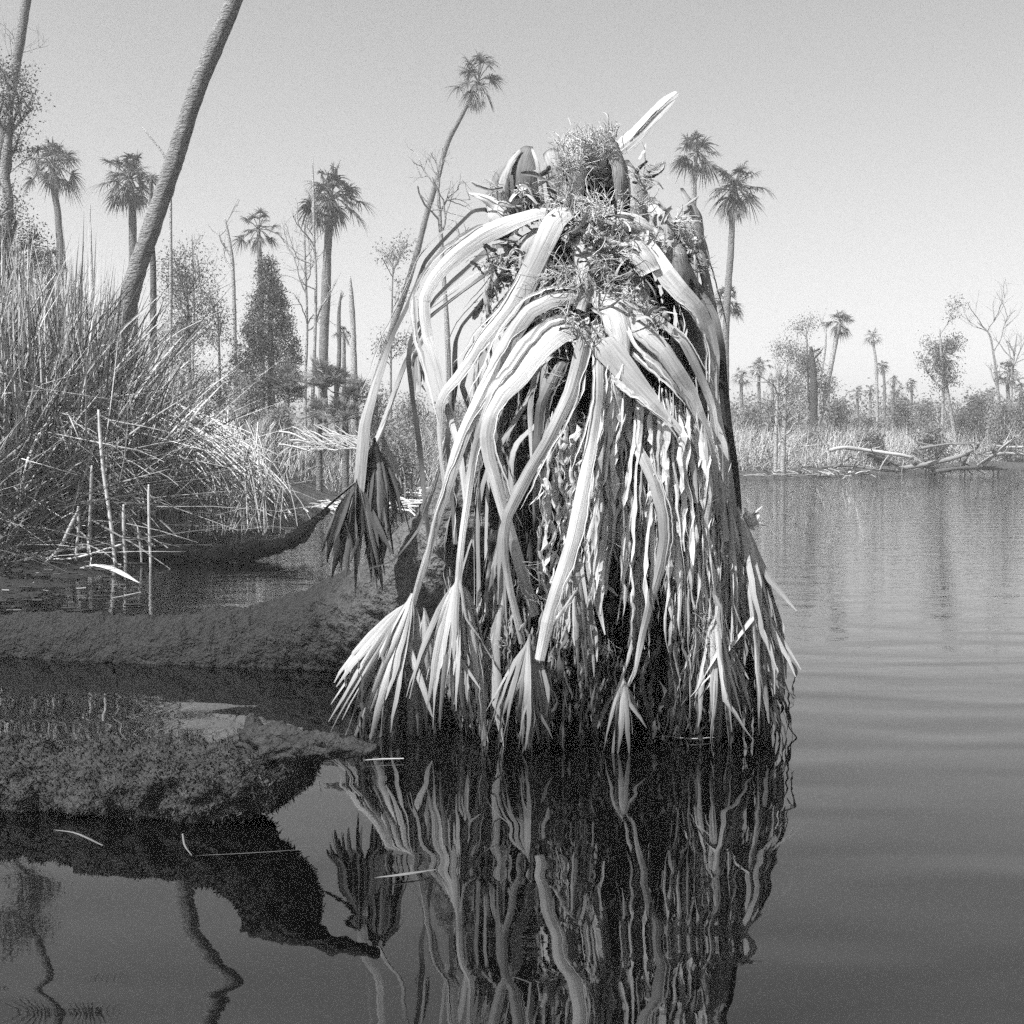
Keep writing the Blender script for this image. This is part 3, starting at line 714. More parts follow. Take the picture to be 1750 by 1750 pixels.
for (cx, cy, rx, ry, d0, d1, n, L, cu, to) in [
        (1000, 352, 80, 12, 4.20, 4.30, 150, 70, .25, .85), (950, 340, 22, 36, 4.28, 4.36, 110, 46, .30, .8), (1096, 330, 20, 50, 4.28, 4.36, 90, 45, .3, .5),
        (1010, 385, 60, 18, 4.15, 4.25, 130, 60, .30, .8), (1060, 410, 70, 24, 4.15, 4.28, 170, 36, .35, .7), (1030, 450, 70, 18, 4.08, 4.18, 130, 50, .35, .75),
        (1010, 490, 60, 28, 4.05, 4.15, 190, 60, .30, .6), (1070, 530, 60, 30, 4.04, 4.12, 110, 42, .35, .7),
        (1000, 560, 36, 30, 4.0, 4.08, 120, 45, .3, .7), (1140, 410, 50, 44, 4.2, 4.32, 150, 42, .35, .7), (870, 350, 40, 34, 4.38, 4.48, 100, 45, .3, .7),
        (890, 440, 60, 40, 4.25, 4.38, 100, 40, .3, .7), (1190, 430, 26, 50, 4.3, 4.4, 70, 40, .3, .5), (960, 480, 36, 30, 4.10, 4.18, 90, 60, .15, .8),
        (1120, 540, 40, 50, 4.05, 4.2, 70, 40, .4, .5), (850, 440, 40, 40, 4.4, 4.6, 50, 40, .3, .6)]:
    fibres(fb, cx, cy, rx, ry, d0, d1, int(n * (.6 if 440 < cy < 580 else .8)), L * .85, cu * .8, min(1, to + .15), 1.6)
for (cx, cy, rx, ry) in [(985, 262, 36, 30), (1030, 245, 32, 16), (965, 290, 26, 30)]:
    fibres(fb, cx, cy, rx, ry, 4.33, 4.45, 330, 26, .12, .95, 1.4, 0.9)
fibres(fb, 1000, 800, 60, 220, 3.98, 4.1, 110, 40, .3, .6)
fibres(fb, 1190, 950, 50, 200, 3.98, 4.1, 70, 32, .15, .6, .8)
fibres(fb, 1200, 1090, 50, 50, 3.98, 4.05, 50, 30, .15, .6, .8)
fibres(fb, 880, 1050, 50, 90, 3.98, 4.1, 50, 30, .15, .6, .8)
fibres(fb, 1080, 1030, 60, 130, 3.98, 4.1, 24, 34, .12, .5, .8)
sc_ = MB()
def scraps(m, cx, cy, rx, ry, d0, d1, n, L, w, tone, rs=R):
    K = 7
    a = rs.rand(n) * 6.283; q_ = np.sqrt(rs.rand(n))
    st = np.stack([P(cx + rx * q_[i] * math.cos(a[i]), cy + ry * q_[i] * math.sin(a[i]), d0 + rs.rand() * (d1 - d0)) for i in range(n)])
    dn = nz(rs.randn(n, 3) * [1, .5, .8] + [0, -.2, -.15]); ax = nz(rs.randn(n, 3))
    pts = np.zeros((n, K, 3)); pts[:, 0] = st
    stp = L * S(d0) * (.4 + rs.rand(n, 1)) / (K - 1)
    for k in range(1, K):
        dn = nz(dn + np.cross(ax, dn) * .22 + rs.randn(n, 3) * .1); pts[:, k] = pts[:, k - 1] + dn * stp
    wid = w * S(d0) * (.3 + rs.rand(n, 1)) * np.array([[.9, 1, .95, 1, .9, .85, .6]]) * (.55 + .7 * rs.rand(n, K)) * .62
    m.strips(pts, wid, nz(rs.randn(n, 1, 3) + [0, 0, .3]), 0.7, np.clip(tone + rs.randn(n) * .3, 0.02, 1))
for q_ in [(1010, 350, 90, 16, 4.22, 4.32, 40, 46, 14), (1000, 385, 60, 16, 4.18, 4.26, 30, 40, 14), (1060, 410, 90, 36, 4.14, 4.30, 90, 40, 15), (1040, 455, 70, 26, 4.1, 4.2, 60, 44, 14),
           (1020, 500, 70, 34, 4.06, 4.16, 80, 50, 12), (1075, 540, 60, 34, 4.04, 4.14, 60, 40, 14), (1000, 565, 30, 24, 4.0, 4.08, 26, 36, 10), (1150, 400, 46, 46, 4.22, 4.34, 56, 44, 18),
           (880, 350, 40, 36, 4.36, 4.46, 40, 44, 16), (930, 330, 24, 40, 4.3, 4.38, 24, 40, 12), (1100, 310, 14, 50, 4.3, 4.36, 24, 40, 12), (890, 440, 60, 40, 4.28, 4.4, 50, 50, 16), (850, 500, 30, 60, 4.4, 4.5, 30, 60, 18)]:
    q_ = list(q_); q_[6] = int(q_[6] * .6); scraps(sc_, *q_, 0.55)
tag(keep(sc_.build('leaf_base_scraps', M_BOOT), root), 'torn scraps of leaf base matted over the head', None, None, 'stuff')
tag(keep(fb.build('fibre', M_FIB), root), 'curly pale fibre threads', None, None, 'stuff')

# ------------------------------------------------------------------ mossy log in the foreground
lg = MB()
n = 260
lp = tpath([(-560, 1345, 3.9), (-100, 1350, 3.62), (100, 1350, 3.5), (250, 1350, 3.42), (350, 1344, 3.38), (430, 1325, 3.3), (480, 1306, 3.24), (530, 1290, 3.17)], n)
lr = .86 * np.interp(np.linspace(0, 1, n), [0, .5, .7, .85, .93, .98, 1], [.17, .15, .145, .13, .105, .075, .03])
lg.tube(lp, lr, 110, 0.42, 0.24, 17.0, True, 0.16)
sp = tpath([(430, 1272, 3.26), (500, 1275, 3.16), (560, 1278, 3.1), (610, 1281, 3.06), (642, 1284, 3.03)], 50)
lg.tube(sp, np.interp(np.linspace(0, 1, 50), [0, .4, .8, 1], [.055, .04, .028, .016]), 60, 0.4, 0.5, 24.0, True, 0.3)
lo = empty('mossy_log', lp[80] * [1, 1, 0], 'rough mossy log half sunk at the lower left, its thin spur pointing right', 'log')
keep(lg.build('log_body', M_MOSS), lo)
cr = MB()
rs = np.random.RandomState(5)
LV = lg.v[0][:n * 110]
NM = 24000
vi = rs.randint(60 * 110, n * 110, NM)
b = LV[vi] + rs.randn(NM, 3) * .003; nn = nz(LV[vi] - np.repeat(lp, 110, axis=0)[vi])
kk = (b[:, 2] > 0.0)
b = b[kk]; nn = nn[kk]
L = 0.002 + rs.rand(len(b)) * 0.005
pts = np.stack([b - nn * .004, b + (nn + rs.randn(len(b), 3) * .5) * L[:, None] * .5, b + (nn + rs.randn(len(b), 3) * .7) * L[:, None]], 1)
cr.strips(pts, np.array([[.003, .0035, .001]]), nz(rs.randn(len(b), 1, 3)), 0.4, np.clip(0.62 + rs.randn(len(b)) * .3, 0, 1))
tag(keep(cr.build('moss', M_MOSS), lo), kind='stuff')

# floating bits
def bit(name, pts, w, tone, label, cat, group=None, m_=None, z=0.01):
    m = MB()
    pp = smooth([W(a, b, z) for a, b in pts], 14)
    ww = np.interp(np.linspace(0, 1, 14), np.linspace(0, 1, len(w)), w) * S(pp[:, 1])
    m.shell(pp, ww, (0, -0.2, 1), 0.5, 0.4, tone)
    tag(m.build(name, m_ or M_PET), label, cat, group)
bit('floating_stick', [(622, 1299), (650, 1297), (690, 1296)], [3, 5, 4], 0.5, 'short white stick floating below the leftmost big hanging leaf', 'stick')
bit('floating_reed', [(92, 1418), (130, 1424), (176, 1445)], [2, 5, 3], 0.2, 'bent pale reed afloat in front of the mossy log', 'reed')
bit('floating_straw', [(335, 1462), (420, 1458), (515, 1452)], [1, 2, 1], 0.12, 'long thin straw afloat right of the mossy log end', 'straw')
bit('floating_leaf', [(640, 1500), (690, 1494), (745, 1486)], [2, 9, 2], 0.25, 'pale leaf afloat in the reflection of the dead palm', 'leaf')
bit('submerged_twig', [(312, 1425), (316, 1445), (328, 1462)], [3, 4, 2], 0.2, 'short curved twig beside the long thin straw', 'twig')
bit('drifting_leaf', [(1100, 1262), (1135, 1258), (1180, 1262), (1220, 1260)], [2, 4, 4, 2], 0.5, 'narrow leaf blade floating at the foot of the hanging fronds', 'leaf')

# ------------------------------------------------------------------ dark branch along the reed bank
br = MB()
bp_ = smooth([W(235, 948, .03), W(300, 948, .05), W(380, 946, .07), W(450, 938, .09), W(500, 925, .14), P(535, 893, 11.3), P(562, 870, 11.4)], 200)
br.tube(bp_, np.interp(np.linspace(0, 1, 200), [0, .3, .6, .8, 1], [.045, .07, .07, .05, .025]), 36, 0.0, 0.35, 9.0, True, 0.4)
tag(br.build('fallen_branch', M_TRUNK), 'black wet fallen branch curving up at its tip along the reed bank', 'branch')

# ------------------------------------------------------------------ palms
def palm_crown(m, c, rr, n_leaf, seed, tone=0.45, dead=0.15, seg=18, elr=140, dr_=1.0):
    rs = np.random.RandomState(seed)
    K = 5
    t = np.linspace(0, 1, K)
    for j in range(n_leaf):
        az = j * 2.399 + rs.rand() * 0.6
        el = math.radians(82 - elr * ((j + 0.5) / n_leaf) ** 0.85 + rs.randn() * 15); az += rs.randn() * .3; big = 0.75 + 0.4 * rs.rand()
        is_dead = j > n_leaf * (1 - dead)
        if is_dead: el = math.radians(-40 - 45 * rs.rand()); big *= 0.8
        dr = np.array([math.cos(az) * math.cos(el), math.sin(az) * math.cos(el), math.sin(el)])
        sd = np.array([-math.sin(az), math.cos(az), 0.0])
        rl = rs.randn() * 0.5; sd = sd * math.cos(rl) + np.cross(dr, sd) * math.sin(rl)
        nn = np.cross(dr, sd)
        pl = rr * (0.28 + 0.42 * rs.rand()) * (0.6 if is_dead else 1)
        hub = c + dr * pl + np.array([0, 0, -0.08 * rr * math.cos(el)])
        mid = c + dr * pl * 0.5 + np.array([0, 0, 0.03 * rr])
        m.stalks(np.array([[c, mid, hub]]), 0.011 * rr + 0.004, 3, 0.5)
        n_s = seg
        a = np.linspace(-1.9, 1.9, n_s) + rs.randn(n_s) * 0.05
        if is_dead: a *= 0.35
        ln = big * rr * 0.50 * (0.8 + 0.3 * rs.rand()) * (1 - 0.35 * (np.abs(a) / 1.9) ** 2) * (0.85 + 0.25 * rs.rand(n_s))
        d0 = dr[None] * np.cos(a)[:, None] + sd[None] * np.sin(a)[:, None]
        pts = hub + d0[:, None] * (ln[:, None, None] * t[None, :, None])
        droop = (t ** 2)[None] * ln[:, None] * dr_ * (0.30 + 0.60 * rs.rand(n_s, 1))
        pts[..., 2] -= droop
        pts += (nn[None] * (0.10 * rr * np.abs(np.sin(a)))[:, None])[:, None] * t[None, :, None]
        sd_ = np.cross(d0, nn)
        tn = (0.75 if is_dead else tone) + rs.randn() * 0.10 + rs.randn(n_s) * 0.08
        m.strips(pts, (rr * 0.034) * np.array([[.5, 1, .9, .55, .12]]), nz(sd_ + rs.randn(n_s, 3) * .25)[:, None], 0.3, np.clip(tn, 0.03, 1))

def palm(label, crown, rr_px, trunk, wpx, d, seed, group='cabbage palms standing along the banks', n_leaf=30, tone=0.42, ttone=0.5, dead=0.18, seg=18, nside=14):
    rr = rr_px * 1.08 * S(d); n_leaf = int(n_leaf * 1.1)
    tp = [P(a, b, d) for a, b in trunk]
    base = tp[-1].copy()
    gz = ground_z(base[0], base[1])
    if base[2] > gz: tp.append(np.array([base[0] + (tp[-1][0] - tp[-2][0]) * 0.2, base[1], gz - 0.1]))
    root_ = empty('palm_tree', (tp[-1][0], tp[-1][1], gz), label, 'palm', group)
    c = P(crown[0], crown[1] + rr_px * 0.18, d)
    m = MB()
    pp = smooth([c] + tp, 60)
    w = np.interp(np.linspace(0, 1, 60), np.linspace(0, 1, 4), [wpx * 0.75, wpx, wpx, wpx * 1.2]) * S(d) / 2
    m.tube(pp, w, nside, ttone, 0.12, 5.0, True, 0.1)
    keep(m.build('trunk', M_BARK), root_)
    m = MB()
    palm_crown(m, c, rr, n_leaf, seed, tone, dead, seg)
    keep(m.build('crown', M_GREEN), root_)
    return root_

palm('palm with a full round crown beside the leafy tree at the far left', (90, 268), 56, [(90, 310), (98, 360), (103, 430), (104, 560)], 13, 34, 1, n_leaf=34, ttone=.35)
palm('palm with drooping dead fronds just left of the leaning trunk', (222, 296), 60, [(226, 350), (227, 420), (228, 520), (228, 600)], 15, 30, 2, dead=.3, n_leaf=34, ttone=.4)
palm('small palm showing above the dark cedar', (442, 385), 42, [(442, 405), (444, 440), (446, 520), (448, 620)], 9, 36, 3, n_leaf=20, ttone=.4)
palm('straight palm with a spiky round crown right of the cedar', (567, 325), 64, [(563, 375), (560, 430), (556, 520), (552, 640)], 16, 31, 4, n_leaf=38, ttone=.5)
palm('tall thin palm curving up behind the left side of the dead palm', (817, 130), 54, [(800, 175), (785, 205), (765, 243), (746, 310), (728, 370), (713, 430), (690, 505), (664, 580), (630, 690), (600, 810)], 10, 36, 5, n_leaf=24, dead=.35, ttone=.45)
palm('taller palm of the pair right of the dead palm', (1190, 252), 52, [(1187, 292), (1186, 350), (1188, 450), (1192, 600), (1195, 780)], 10, 36, 6, n_leaf=26, ttone=.75)
palm('lower fuller palm of the pair right of the dead palm', (1255, 312), 56, [(1252, 355), (1249, 430), (1243, 510), (1240, 600), (1240, 790)], 12, 34, 7, n_leaf=36, dead=.3, ttone=.5)
palm('small shaggy palm crossing the trunk right of the dead palm', (1246, 508), 34, [(1243, 530), (1240, 600), (1242, 780)], 7, 38, 8, n_leaf=22)
palm('palm on a slanting white trunk beside the thick dark snag', (1435, 545), 30, [(1430, 575), (1421, 620), (1407, 690), (1394, 745)], 9, 44, 9, n_leaf=26, ttone=.95, seg=14)
palm('lone small palm on a very thin pale trunk at the right', (1491, 572), 18, [(1493, 592), (1497, 620), (1499, 680), (1500, 760)], 5, 48, 10, n_leaf=18, ttone=.9, seg=12)
palm('palm half hidden by the thin pale trunk', (1507, 624), 17, [(1511, 650), (1512, 740)], 5, 52, 11, n_leaf=18, seg=12)
palm('palm with a fan crown behind the broad leafy crown at the right', (1612, 600), 34, [(1614, 635), (1620, 680), (1632, 748)], 7, 44, 12, n_leaf=26, ttone=.95, seg=14)
palm('shaggy palm nearest the right edge', (1724, 632), 26, [(1722, 655), (1724, 700), (1726, 755)], 7, 44, 13, n_leaf=26, ttone=.8, seg=14)
palm('palm near the dead palm on the far right bank, left of the leafy tree', (1297, 622), 24, [(1297, 650), (1298, 760)], 6, 46, 14, n_leaf=22, seg=12, tone=.6)
palm('palm close beside the right edge of the dead palm', (1268, 640), 20, [(1267, 660), (1268, 770)], 6, 48, 15, n_leaf=20, seg=12, tone=.6)
palm('dark little palm behind the slanting white trunk', (1416, 650), 19, [(1416, 670), (1415, 760)], 5, 52, 16, n_leaf=20, seg=12)
FARP = [(1465, 668, 17, 'first low palm right of the slanting white trunk'), (1487, 664, 14, 'low palm touching the left of the thin pale trunk'), (1527, 646, 14, 'low palm right of the thin pale trunk, lower than its neighbour'),
        (1534, 668, 19, 'wider low palm between the two pale trunks'), (1558, 655, 15, 'small palm standing highest left of the broad leafy crown'), (1695, 668, 18, 'low dark palm left of the shaggy palm at the right edge'),
        (1745, 660, 20, 'low palm cut by the right edge of the photo'), (1320, 648, 15, 'small palm touching the leafy tree near the dark snag'), (1590, 690, 14, 'lowest palm under the broad leafy crown'), (1660, 690, 15, 'low palm in the gap right of the broad leafy crown')]
for i, (a, b, r_, lb) in enumerate(FARP):
    palm(lb, (a, b), r_, [(a, b + r_), (a + 1, 765)], 5, 52 + (i * 3) % 9, 40 + i, n_leaf=18, seg=12, nside=8, group='small palms of the far bank')
palm('small palm crown low behind the reeds at the left', (85, 440), 34, [(86, 470), (88, 560)], 8, 26, 60, n_leaf=22)
palm('small bushy palm low between two snags right of the straight palm', (588, 566), 22, [(588, 590), (588, 660)], 7, 34, 61, n_leaf=18, seg=12)

# two big leaning trunks whose crowns are above the frame
def near_palm(label, pts, w, d, crown, rr, seed):
    tp = [P(a, b, dd) for a, b, dd in pts]
    rt = empty('palm_tree', (tp[-1][0], tp[-1][1], 0.3), label, 'palm', 'leaning palm trunks crossing the top left')
    m = MB()
    pp = smooth(tp, 140)
    m.tube(pp, np.interp(np.linspace(0, 1, 140), np.linspace(0, 1, len(w)), w) * S(d) / 2, 28, 0.5, 0.08, 14.0, True, 0.06)
    keep(m.build('trunk', M_BARK), rt)
    m = MB(); palm_crown(m, tp[0], rr, 30, seed, 0.4, .2)
    keep(m.build('crown', M_GREEN), rt)
near_palm('pale palm trunk leaning right up out of the frame', [(520, -330, 13.1), (465, -170, 12.8), (400, 0, 12.6), (338, 150, 12.6), (296, 280, 12.6), (262, 380, 12.6), (235, 460, 12.6), (213, 540, 12.6), (190, 640, 12.6), (178, 800, 12.6)],
          [24, 27, 29, 30, 33, 36], 12.6, None, 1.3, 71)
near_palm('palm trunk cut by the left edge near the top', [(70, -190, 20), (58, -90, 20), (45, 0, 20), (30, 95, 20), (12, 190, 20), (-4, 290, 20), (-16, 400, 20), (-25, 700, 20)], [15, 16, 17, 18, 20], 20, None, 1.2, 72)

# ------------------------------------------------------------------ trees
def branches(rs, start, dirn, length, rad, depth, out, spread=0.7, up=0.15, wob=0.12, nchild=(2, 4), taper=0.6):
    K = 7
    pts = [np.array(start, float)]; d = nz(dirn)
    for k in range(K - 1):
        d = nz(d + rs.randn(3) * wob + [0, 0, up * 0.2])
        pts.append(pts[-1] + d * length / (K - 1))
    pts = np.array(pts)
    out.append((pts, np.linspace(rad, rad * taper, K) if depth else np.linspace(rad, rad * 0.25, K)))
    if depth <= 0: return
    for c in range(rs.randint(nchild[0], nchild[1] + 1)):
        k = rs.randint(2, K)
        dd = nz(d + rs.randn(3) * spread + [0, 0, up])
        branches(rs, pts[k], dd, length * (0.5 + 0.3 * rs.rand()), rad * 0.55, depth - 1, out, spread, up, wob, nchild, taper)

def leaves(m, rs, centres, n_each, rad, size, tone):
    c = np.repeat(np.asarray(centres), n_each, axis=0)
    off = rs.randn(len(c), 3) * rad * np.array([1, 1, .8])
    c = c + off
    d = nz(rs.randn(len(c), 3)); L = size * (0.6 + rs.rand(len(c), 1) * 0.8)
    pts = np.stack([c - d * L / 2, c, c + d * L / 2], 1)
    m.strips(pts, np.array([[0.15, 0.55, 0.1]]) * size, nz(rs.randn(len(c), 3))[:, None], 0.2, np.clip(tone + rs.randn(len(c)) * 0.14, 0.02, 1))

def tree(name, label, trunk, w, d, seed, depth=2, leaf=0, lsize=0.08, ltone=0.4, btone=0.75, spread=0.7, up=0.2, nb=8, blen=50, lrad=0.22, cat='tree', group=None, frm=0.35, nchild=(2, 4)):
    rs = np.random.RandomState(seed)
    tp = [P(a, b, d) for a, b in trunk]
    gz = ground_z(tp[-1][0], tp[-1][1])
    if tp[-1][2] > gz: tp.append(np.array([tp[-1][0], tp[-1][1], gz - 0.1]))
    rt = empty(name, (tp[-1][0], tp[-1][1], gz), label, cat, group)
    m = MB()
    pp = smooth(tp, 40)
    rad = np.interp(np.linspace(0, 1, 40), [0, .15, 1], [w * .3, w * .7, w * 1.1]) * S(d) / 2
    m.tube(pp, rad, 10, btone, 0.15, 4.0, True, 0.15)
    out = []
    for i in range(nb):
        k = int(rs.rand() * 40 * frm)
        dd = nz(np.array([rs.randn(), rs.randn() * .7, 0.5 + up + rs.rand() * 0.6]))
        branches(rs, pp[k], dd, blen * S(d) * (0.6 + 0.6 * rs.rand()), rad[k] * 0.5 + 0.004, depth, out, spread, up, 0.14, nchild)
    by = np.array([o[0] for o in out]) if out else None
    if by is not None:
        m.stalks(by, np.maximum(np.array([o[1] for o in out]), 0.0028), 4, btone)
    keep(m.build('trunk', M_BARK), rt)
    if leaf and by is not None:
        m = MB()
        tips = np.concatenate([by[:, -1], by[:, 4]])
        leaves(m, rs, tips, leaf, lrad, lsize, ltone)
        keep(m.build('crown', M_GREEN), rt)
    return rt

BT = 'bare trees and snags behind the banks'
tree('snag', 'pale forked snag between the leaning trunk and the cedar', [(384, 372), (390, 400), (397, 450), (400, 520), (402, 640)], 9, 30, 101, 1, btone=.9, nb=3, blen=45, group=BT)
tree('bare_tree', 'thin white bare tree in front of the straight palm', [(534, 270), (536, 340), (537, 420), (540, 480), (537, 620), (534, 700)], 6, 28, 102, 2, btone=.95, nb=7, blen=40, frm=.6, group=BT)
tree('snag', 'white broken snag right of the straight palm', [(598, 472), (601, 520), (604, 580), (606, 690)], 13, 33, 103, 0, btone=.95, nb=0, group=BT)
tree('snag', 'dark thin snag with peeling bark between two white snags', [(583, 500), (579, 540), (580, 600), (575, 690)], 9, 34, 104, 1, btone=.35, nb=2, blen=20, group=BT)
tree('bare_tree', 'fine twigged bare tree left of the straight palm', [(520, 380), (522, 460), (525, 560), (522, 660)], 5, 36, 105, 2, btone=.7, nb=9, blen=60, frm=.5, group=BT)
tree('snag', 'gray snag standing beside the leaning trunk', [(258, 300), (259, 400), (262, 470), (262, 560), (266, 700)], 14, 17, 106, 0, btone=.25, nb=0, group=BT)
tree('snag', 'white pointed snag branch behind the leaning trunk', [(243, 218), (262, 240), (280, 265), (290, 300), (292, 420), (292, 600)], 7, 20, 107, 0, btone=.95, nb=0, group=BT)
tree('bare_tree', 'pale bare stem behind the arching fronds of the dead palm', [(747, 290), (750, 350), (756, 440), (764, 560), (768, 700)], 10, 32, 108, 2, btone=.8, nb=6, blen=70, group=BT)
tree('bare_tree', 'fine bare tree right of the leaning trunk above the loose bush', [(328, 400), (330, 460), (332, 540), (330, 640)], 4, 32, 109, 2, btone=.6, nb=9, blen=50, frm=.5, group=BT)
tree('bare_tree', 'faint bare tree at the top left beside the cut trunk', [(38, 90), (30, 120), (15, 200), (10, 300)], 5, 26, 110, 2, btone=.7, nb=7, blen=70, group=BT)
tree('snag', 'white post like snag in the reeds left of the leaning trunk', [(154, 350), (155, 400), (158, 500)], 5, 26, 111, 0, btone=.9, nb=0, group=BT)
tree('bare_tree', 'bare twisted tree near the right edge of the far bank', [(1670, 550), (1690, 570), (1697, 600), (1705, 660), (1710, 750)], 5, 46, 112, 2, btone=.7, nb=6, blen=60, frm=.7, group=BT)
tree('bare_tree', 'tall faint bare tree behind the shaggy palm at the right', [(1738, 570), (1732, 620), (1728, 700), (1728, 750)], 4, 50, 113, 2, btone=.7, nb=5, blen=50, group=BT)
tree('snag', 'thick dark broken snag on the far right bank', [(1386, 592), (1390, 640), (1391, 690), (1390, 750)], 15, 42, 114, 1, btone=.12, nb=2, blen=25, group=BT)
tree('snag', 'white leaning dead trunk right of the dark snag', [(1412, 560), (1410, 600), (1404, 640), (1399, 700), (1396, 750)], 5, 46, 115, 1, btone=.9, nb=3, blen=30, group=BT)

LT = 'leafy trees behind the banks'
tree('leafy_tree', 'leafy tree with a forked pale trunk at the left edge', [(20, 160), (14, 240), (8, 290), (14, 350), (10, 420), (4, 560)], 22, 17, 120, 2, 26, .035, .35, .6, nb=18, blen=64, lrad=.10, frm=.75, group=LT, nchild=(2, 3))
tree('leafy_tree', 'airy thin leaved tree behind the arching left fronds', [(672, 440), (670, 520), (668, 640)], 4, 36, 121, 2, 5, .06, .5, .5, nb=9, blen=40, lrad=.14, frm=.9, group=LT)
tree('leafy_tree', 'loose feathery tree between leaning trunk and cedar', [(318, 470), (322, 540), (325, 650)], 6, 26, 122, 2, 14, .045, .5, .5, nb=16, blen=50, lrad=.16, frm=.9, group=LT)
tree('leafy_tree', 'second loose feathery tree touching the cedar', [(372, 520), (374, 580), (376, 670)], 5, 27, 123, 2, 12, .045, .5, .5, nb=14, blen=44, lrad=.16, frm=.9, group=LT)
tree('leafy_tree', 'broad leafy tree wrapped round the thick dark snag', [(1378, 560), (1380, 620), (1384, 750)], 5, 44, 124, 2, 16, .055, .5, .6, nb=11, blen=26, lrad=.2, frm=.6, group=LT)
tree('leafy_tree', 'broad dark leafy crown standing over the driftwood at the right', [(1606, 560), (1608, 600), (1612, 650), (1610, 750)], 6, 42, 125, 2, 12, .06, .35, .9, nb=10, blen=40, lrad=.14, frm=.5, group=LT)
tree('leafy_tree', 'slender leafy tree left of the dark snag', [(1345, 620), (1347, 680), (1350, 760)], 4, 46, 126, 2, 16, .055, .5, .6, nb=8, blen=22, lrad=.2, frm=.6, group=LT)

# cedar
rs = np.random.RandomState(9)
d = 28; s = S(d)
ct = empty('cedar_tree', P(462, 690, d) * [1, 1, 0] + [0, 0, ground_z(*P(462, 690, d)[:2])], 'dense dark cone shaped cedar left of the straight palm', 'cedar')
m = MB(); m.tube(smooth([P(458, 450, d), P(462, 560, d), P(464, 700, d)], 30), np.linspace(.02, .09, 30), 10, .3, .1)
keep(m.build('trunk', M_BARK), ct)
m = MB(); cc = []
for i in range(420):
    u = rs.rand() ** 0.75
    py = 442 + u * 245
    a = rs.rand() * 6.28
    rad = (6 + 62 * min(1, (u * 1.25)) ** 0.85) * s * (0.45 + 0.5 * rs.rand()) * (1 + .55 * mnoise.noise(Vector((a * 1.3, u * 7, 2)))) * (1 if u < .85 else .8)
    c = P(458 + 4 * u, py, d) + np.array([math.cos(a) * rad, math.sin(a) * rad, 0])
    cc.append(c)
leaves(m, rs, cc, 60, 0.075, 0.045, 0.35)
keep(m.build('crown', M_GREEN), ct)

# ------------------------------------------------------------------ saw palmettos (fans from the ground)
def palmetto(label, px, py, d, rpx, seed, n_leaf=16, tone=.35):
    c = P(px, py + 14, d); gz = ground_z(c[0], c[1])
    rt = empty('saw_palmetto', (c[0], c[1], gz), label, 'palmetto', 'saw palmettos under the trees')
    m = MB(); palm_crown(m, c, rpx * 1.15 * S(d), n_leaf + 6, seed, tone, 0.0, 24, 78, .3)
    keep(m.build('crown', M_GREEN), rt)
    m = MB(); m.stalks(np.array([[c, (c + [c[0], c[1], gz]) / 2, [c[0], c[1], gz - .05]]]), .05, 6, .4)
    keep(m.build('stem', M_BARK), rt)
for i, a in enumerate([('dark palmetto under the cedar', 490, 655, 22, 44), ('dark palmetto in the middle of the clump, fans raised', 552, 652, 21, 52), ('small dark palmetto at the right of the clump', 608, 672, 22, 38),
                       ('pale palmetto in front of the clump', 545, 700, 18, 42), ('pale low palmetto beside the leaning pale fronds', 590, 706, 17.5, 46), ('palmetto behind the clump touching the white snag', 575, 640, 24, 34)]):
    palmetto(a[0], a[1], a[2], a[3], a[4], 80 + i, tone=1.0 if i in (3, 4) else .75)

# ------------------------------------------------------------------ shrubs of both banks
def shrub(label, px, d, hpx_top, wpx, seed, tone=.45, n=90, size=.07, each=20):
    rs = np.random.RandomState(seed)
    base = P(px, 780, d); gz = ground_z(base[0], base[1])
    top = P(px, hpx_top, d)[2]
    h = max(top - gz, 0.3)
    rt = empty('shrub', (base[0], base[1], gz), label, 'shrub', 'shrubs of the banks')
    wv = wpx * S(d) / 2
    c = np.stack([base[0] + rs.randn(n) * wv * .5, base[1] + rs.randn(n) * wv * .5, gz + h * rs.rand(n) ** .8], -1)
    c[:, 0] = base[0] + (c[:, 0] - base[0]) * np.sqrt(np.clip(1.1 - (c[:, 2] - gz) / h, .05, 1))
    m = MB(); leaves(m, rs, c, each, h * .07 + .03, size, tone); keep(m.build('foliage', M_GREEN), rt)
    b0 = np.tile([base[0], base[1], gz - .05], (40, 1)) + rs.randn(40, 3) * [.15, .15, 0]
    t_ = c[rs.randint(0, n, 40)]
    m = MB(); m.stalks(np.stack([b0, (b0 + t_) / 2 + rs.randn(40, 3) * .06, t_], 1), 0.012, 4, .7); keep(m.build('stems', M_BARK), rt)
SHR = [(1285, 40, 700, 50, .6, 'pale shrub closest to the right side of the dead palm'), (1325, 38, 690, 60, .6, 'bushy pale shrub beside the two white saplings'), (1350, 44, 705, 50, .45, 'shrub left of the thick dark snag'),
       (1432, 42, 690, 50, .3, 'dark shrub at the foot of the slanting white trunk'), (1470, 46, 715, 60, .45, 'gray shrub left of the thin pale trunk'), (1540, 44, 690, 60, .3, 'dark tall shrub between the thin pale trunk and the leafy crown'),
       (1575, 48, 690, 60, .3, 'dark shrub under the left of the broad leafy crown'), (1640, 46, 705, 60, .35, 'shrub right of the trunk of the broad leafy crown'), (1668, 44, 680, 44, .3, 'dark upright shrub near the right edge'),
       (1712, 42, 690, 60, .35, 'shrub around the foot of the shaggy palm'), (1750, 46, 680, 50, .35, 'shrub cut by the right edge'), (1590, 36, 735, 70, .4, 'low shrub directly behind the driftwood'),
       (1390, 36, 745, 60, .4, 'low shrub at the foot of the thick dark snag'), (1490, 36, 740, 60, .45, 'low shrub behind the left end of the driftwood')]
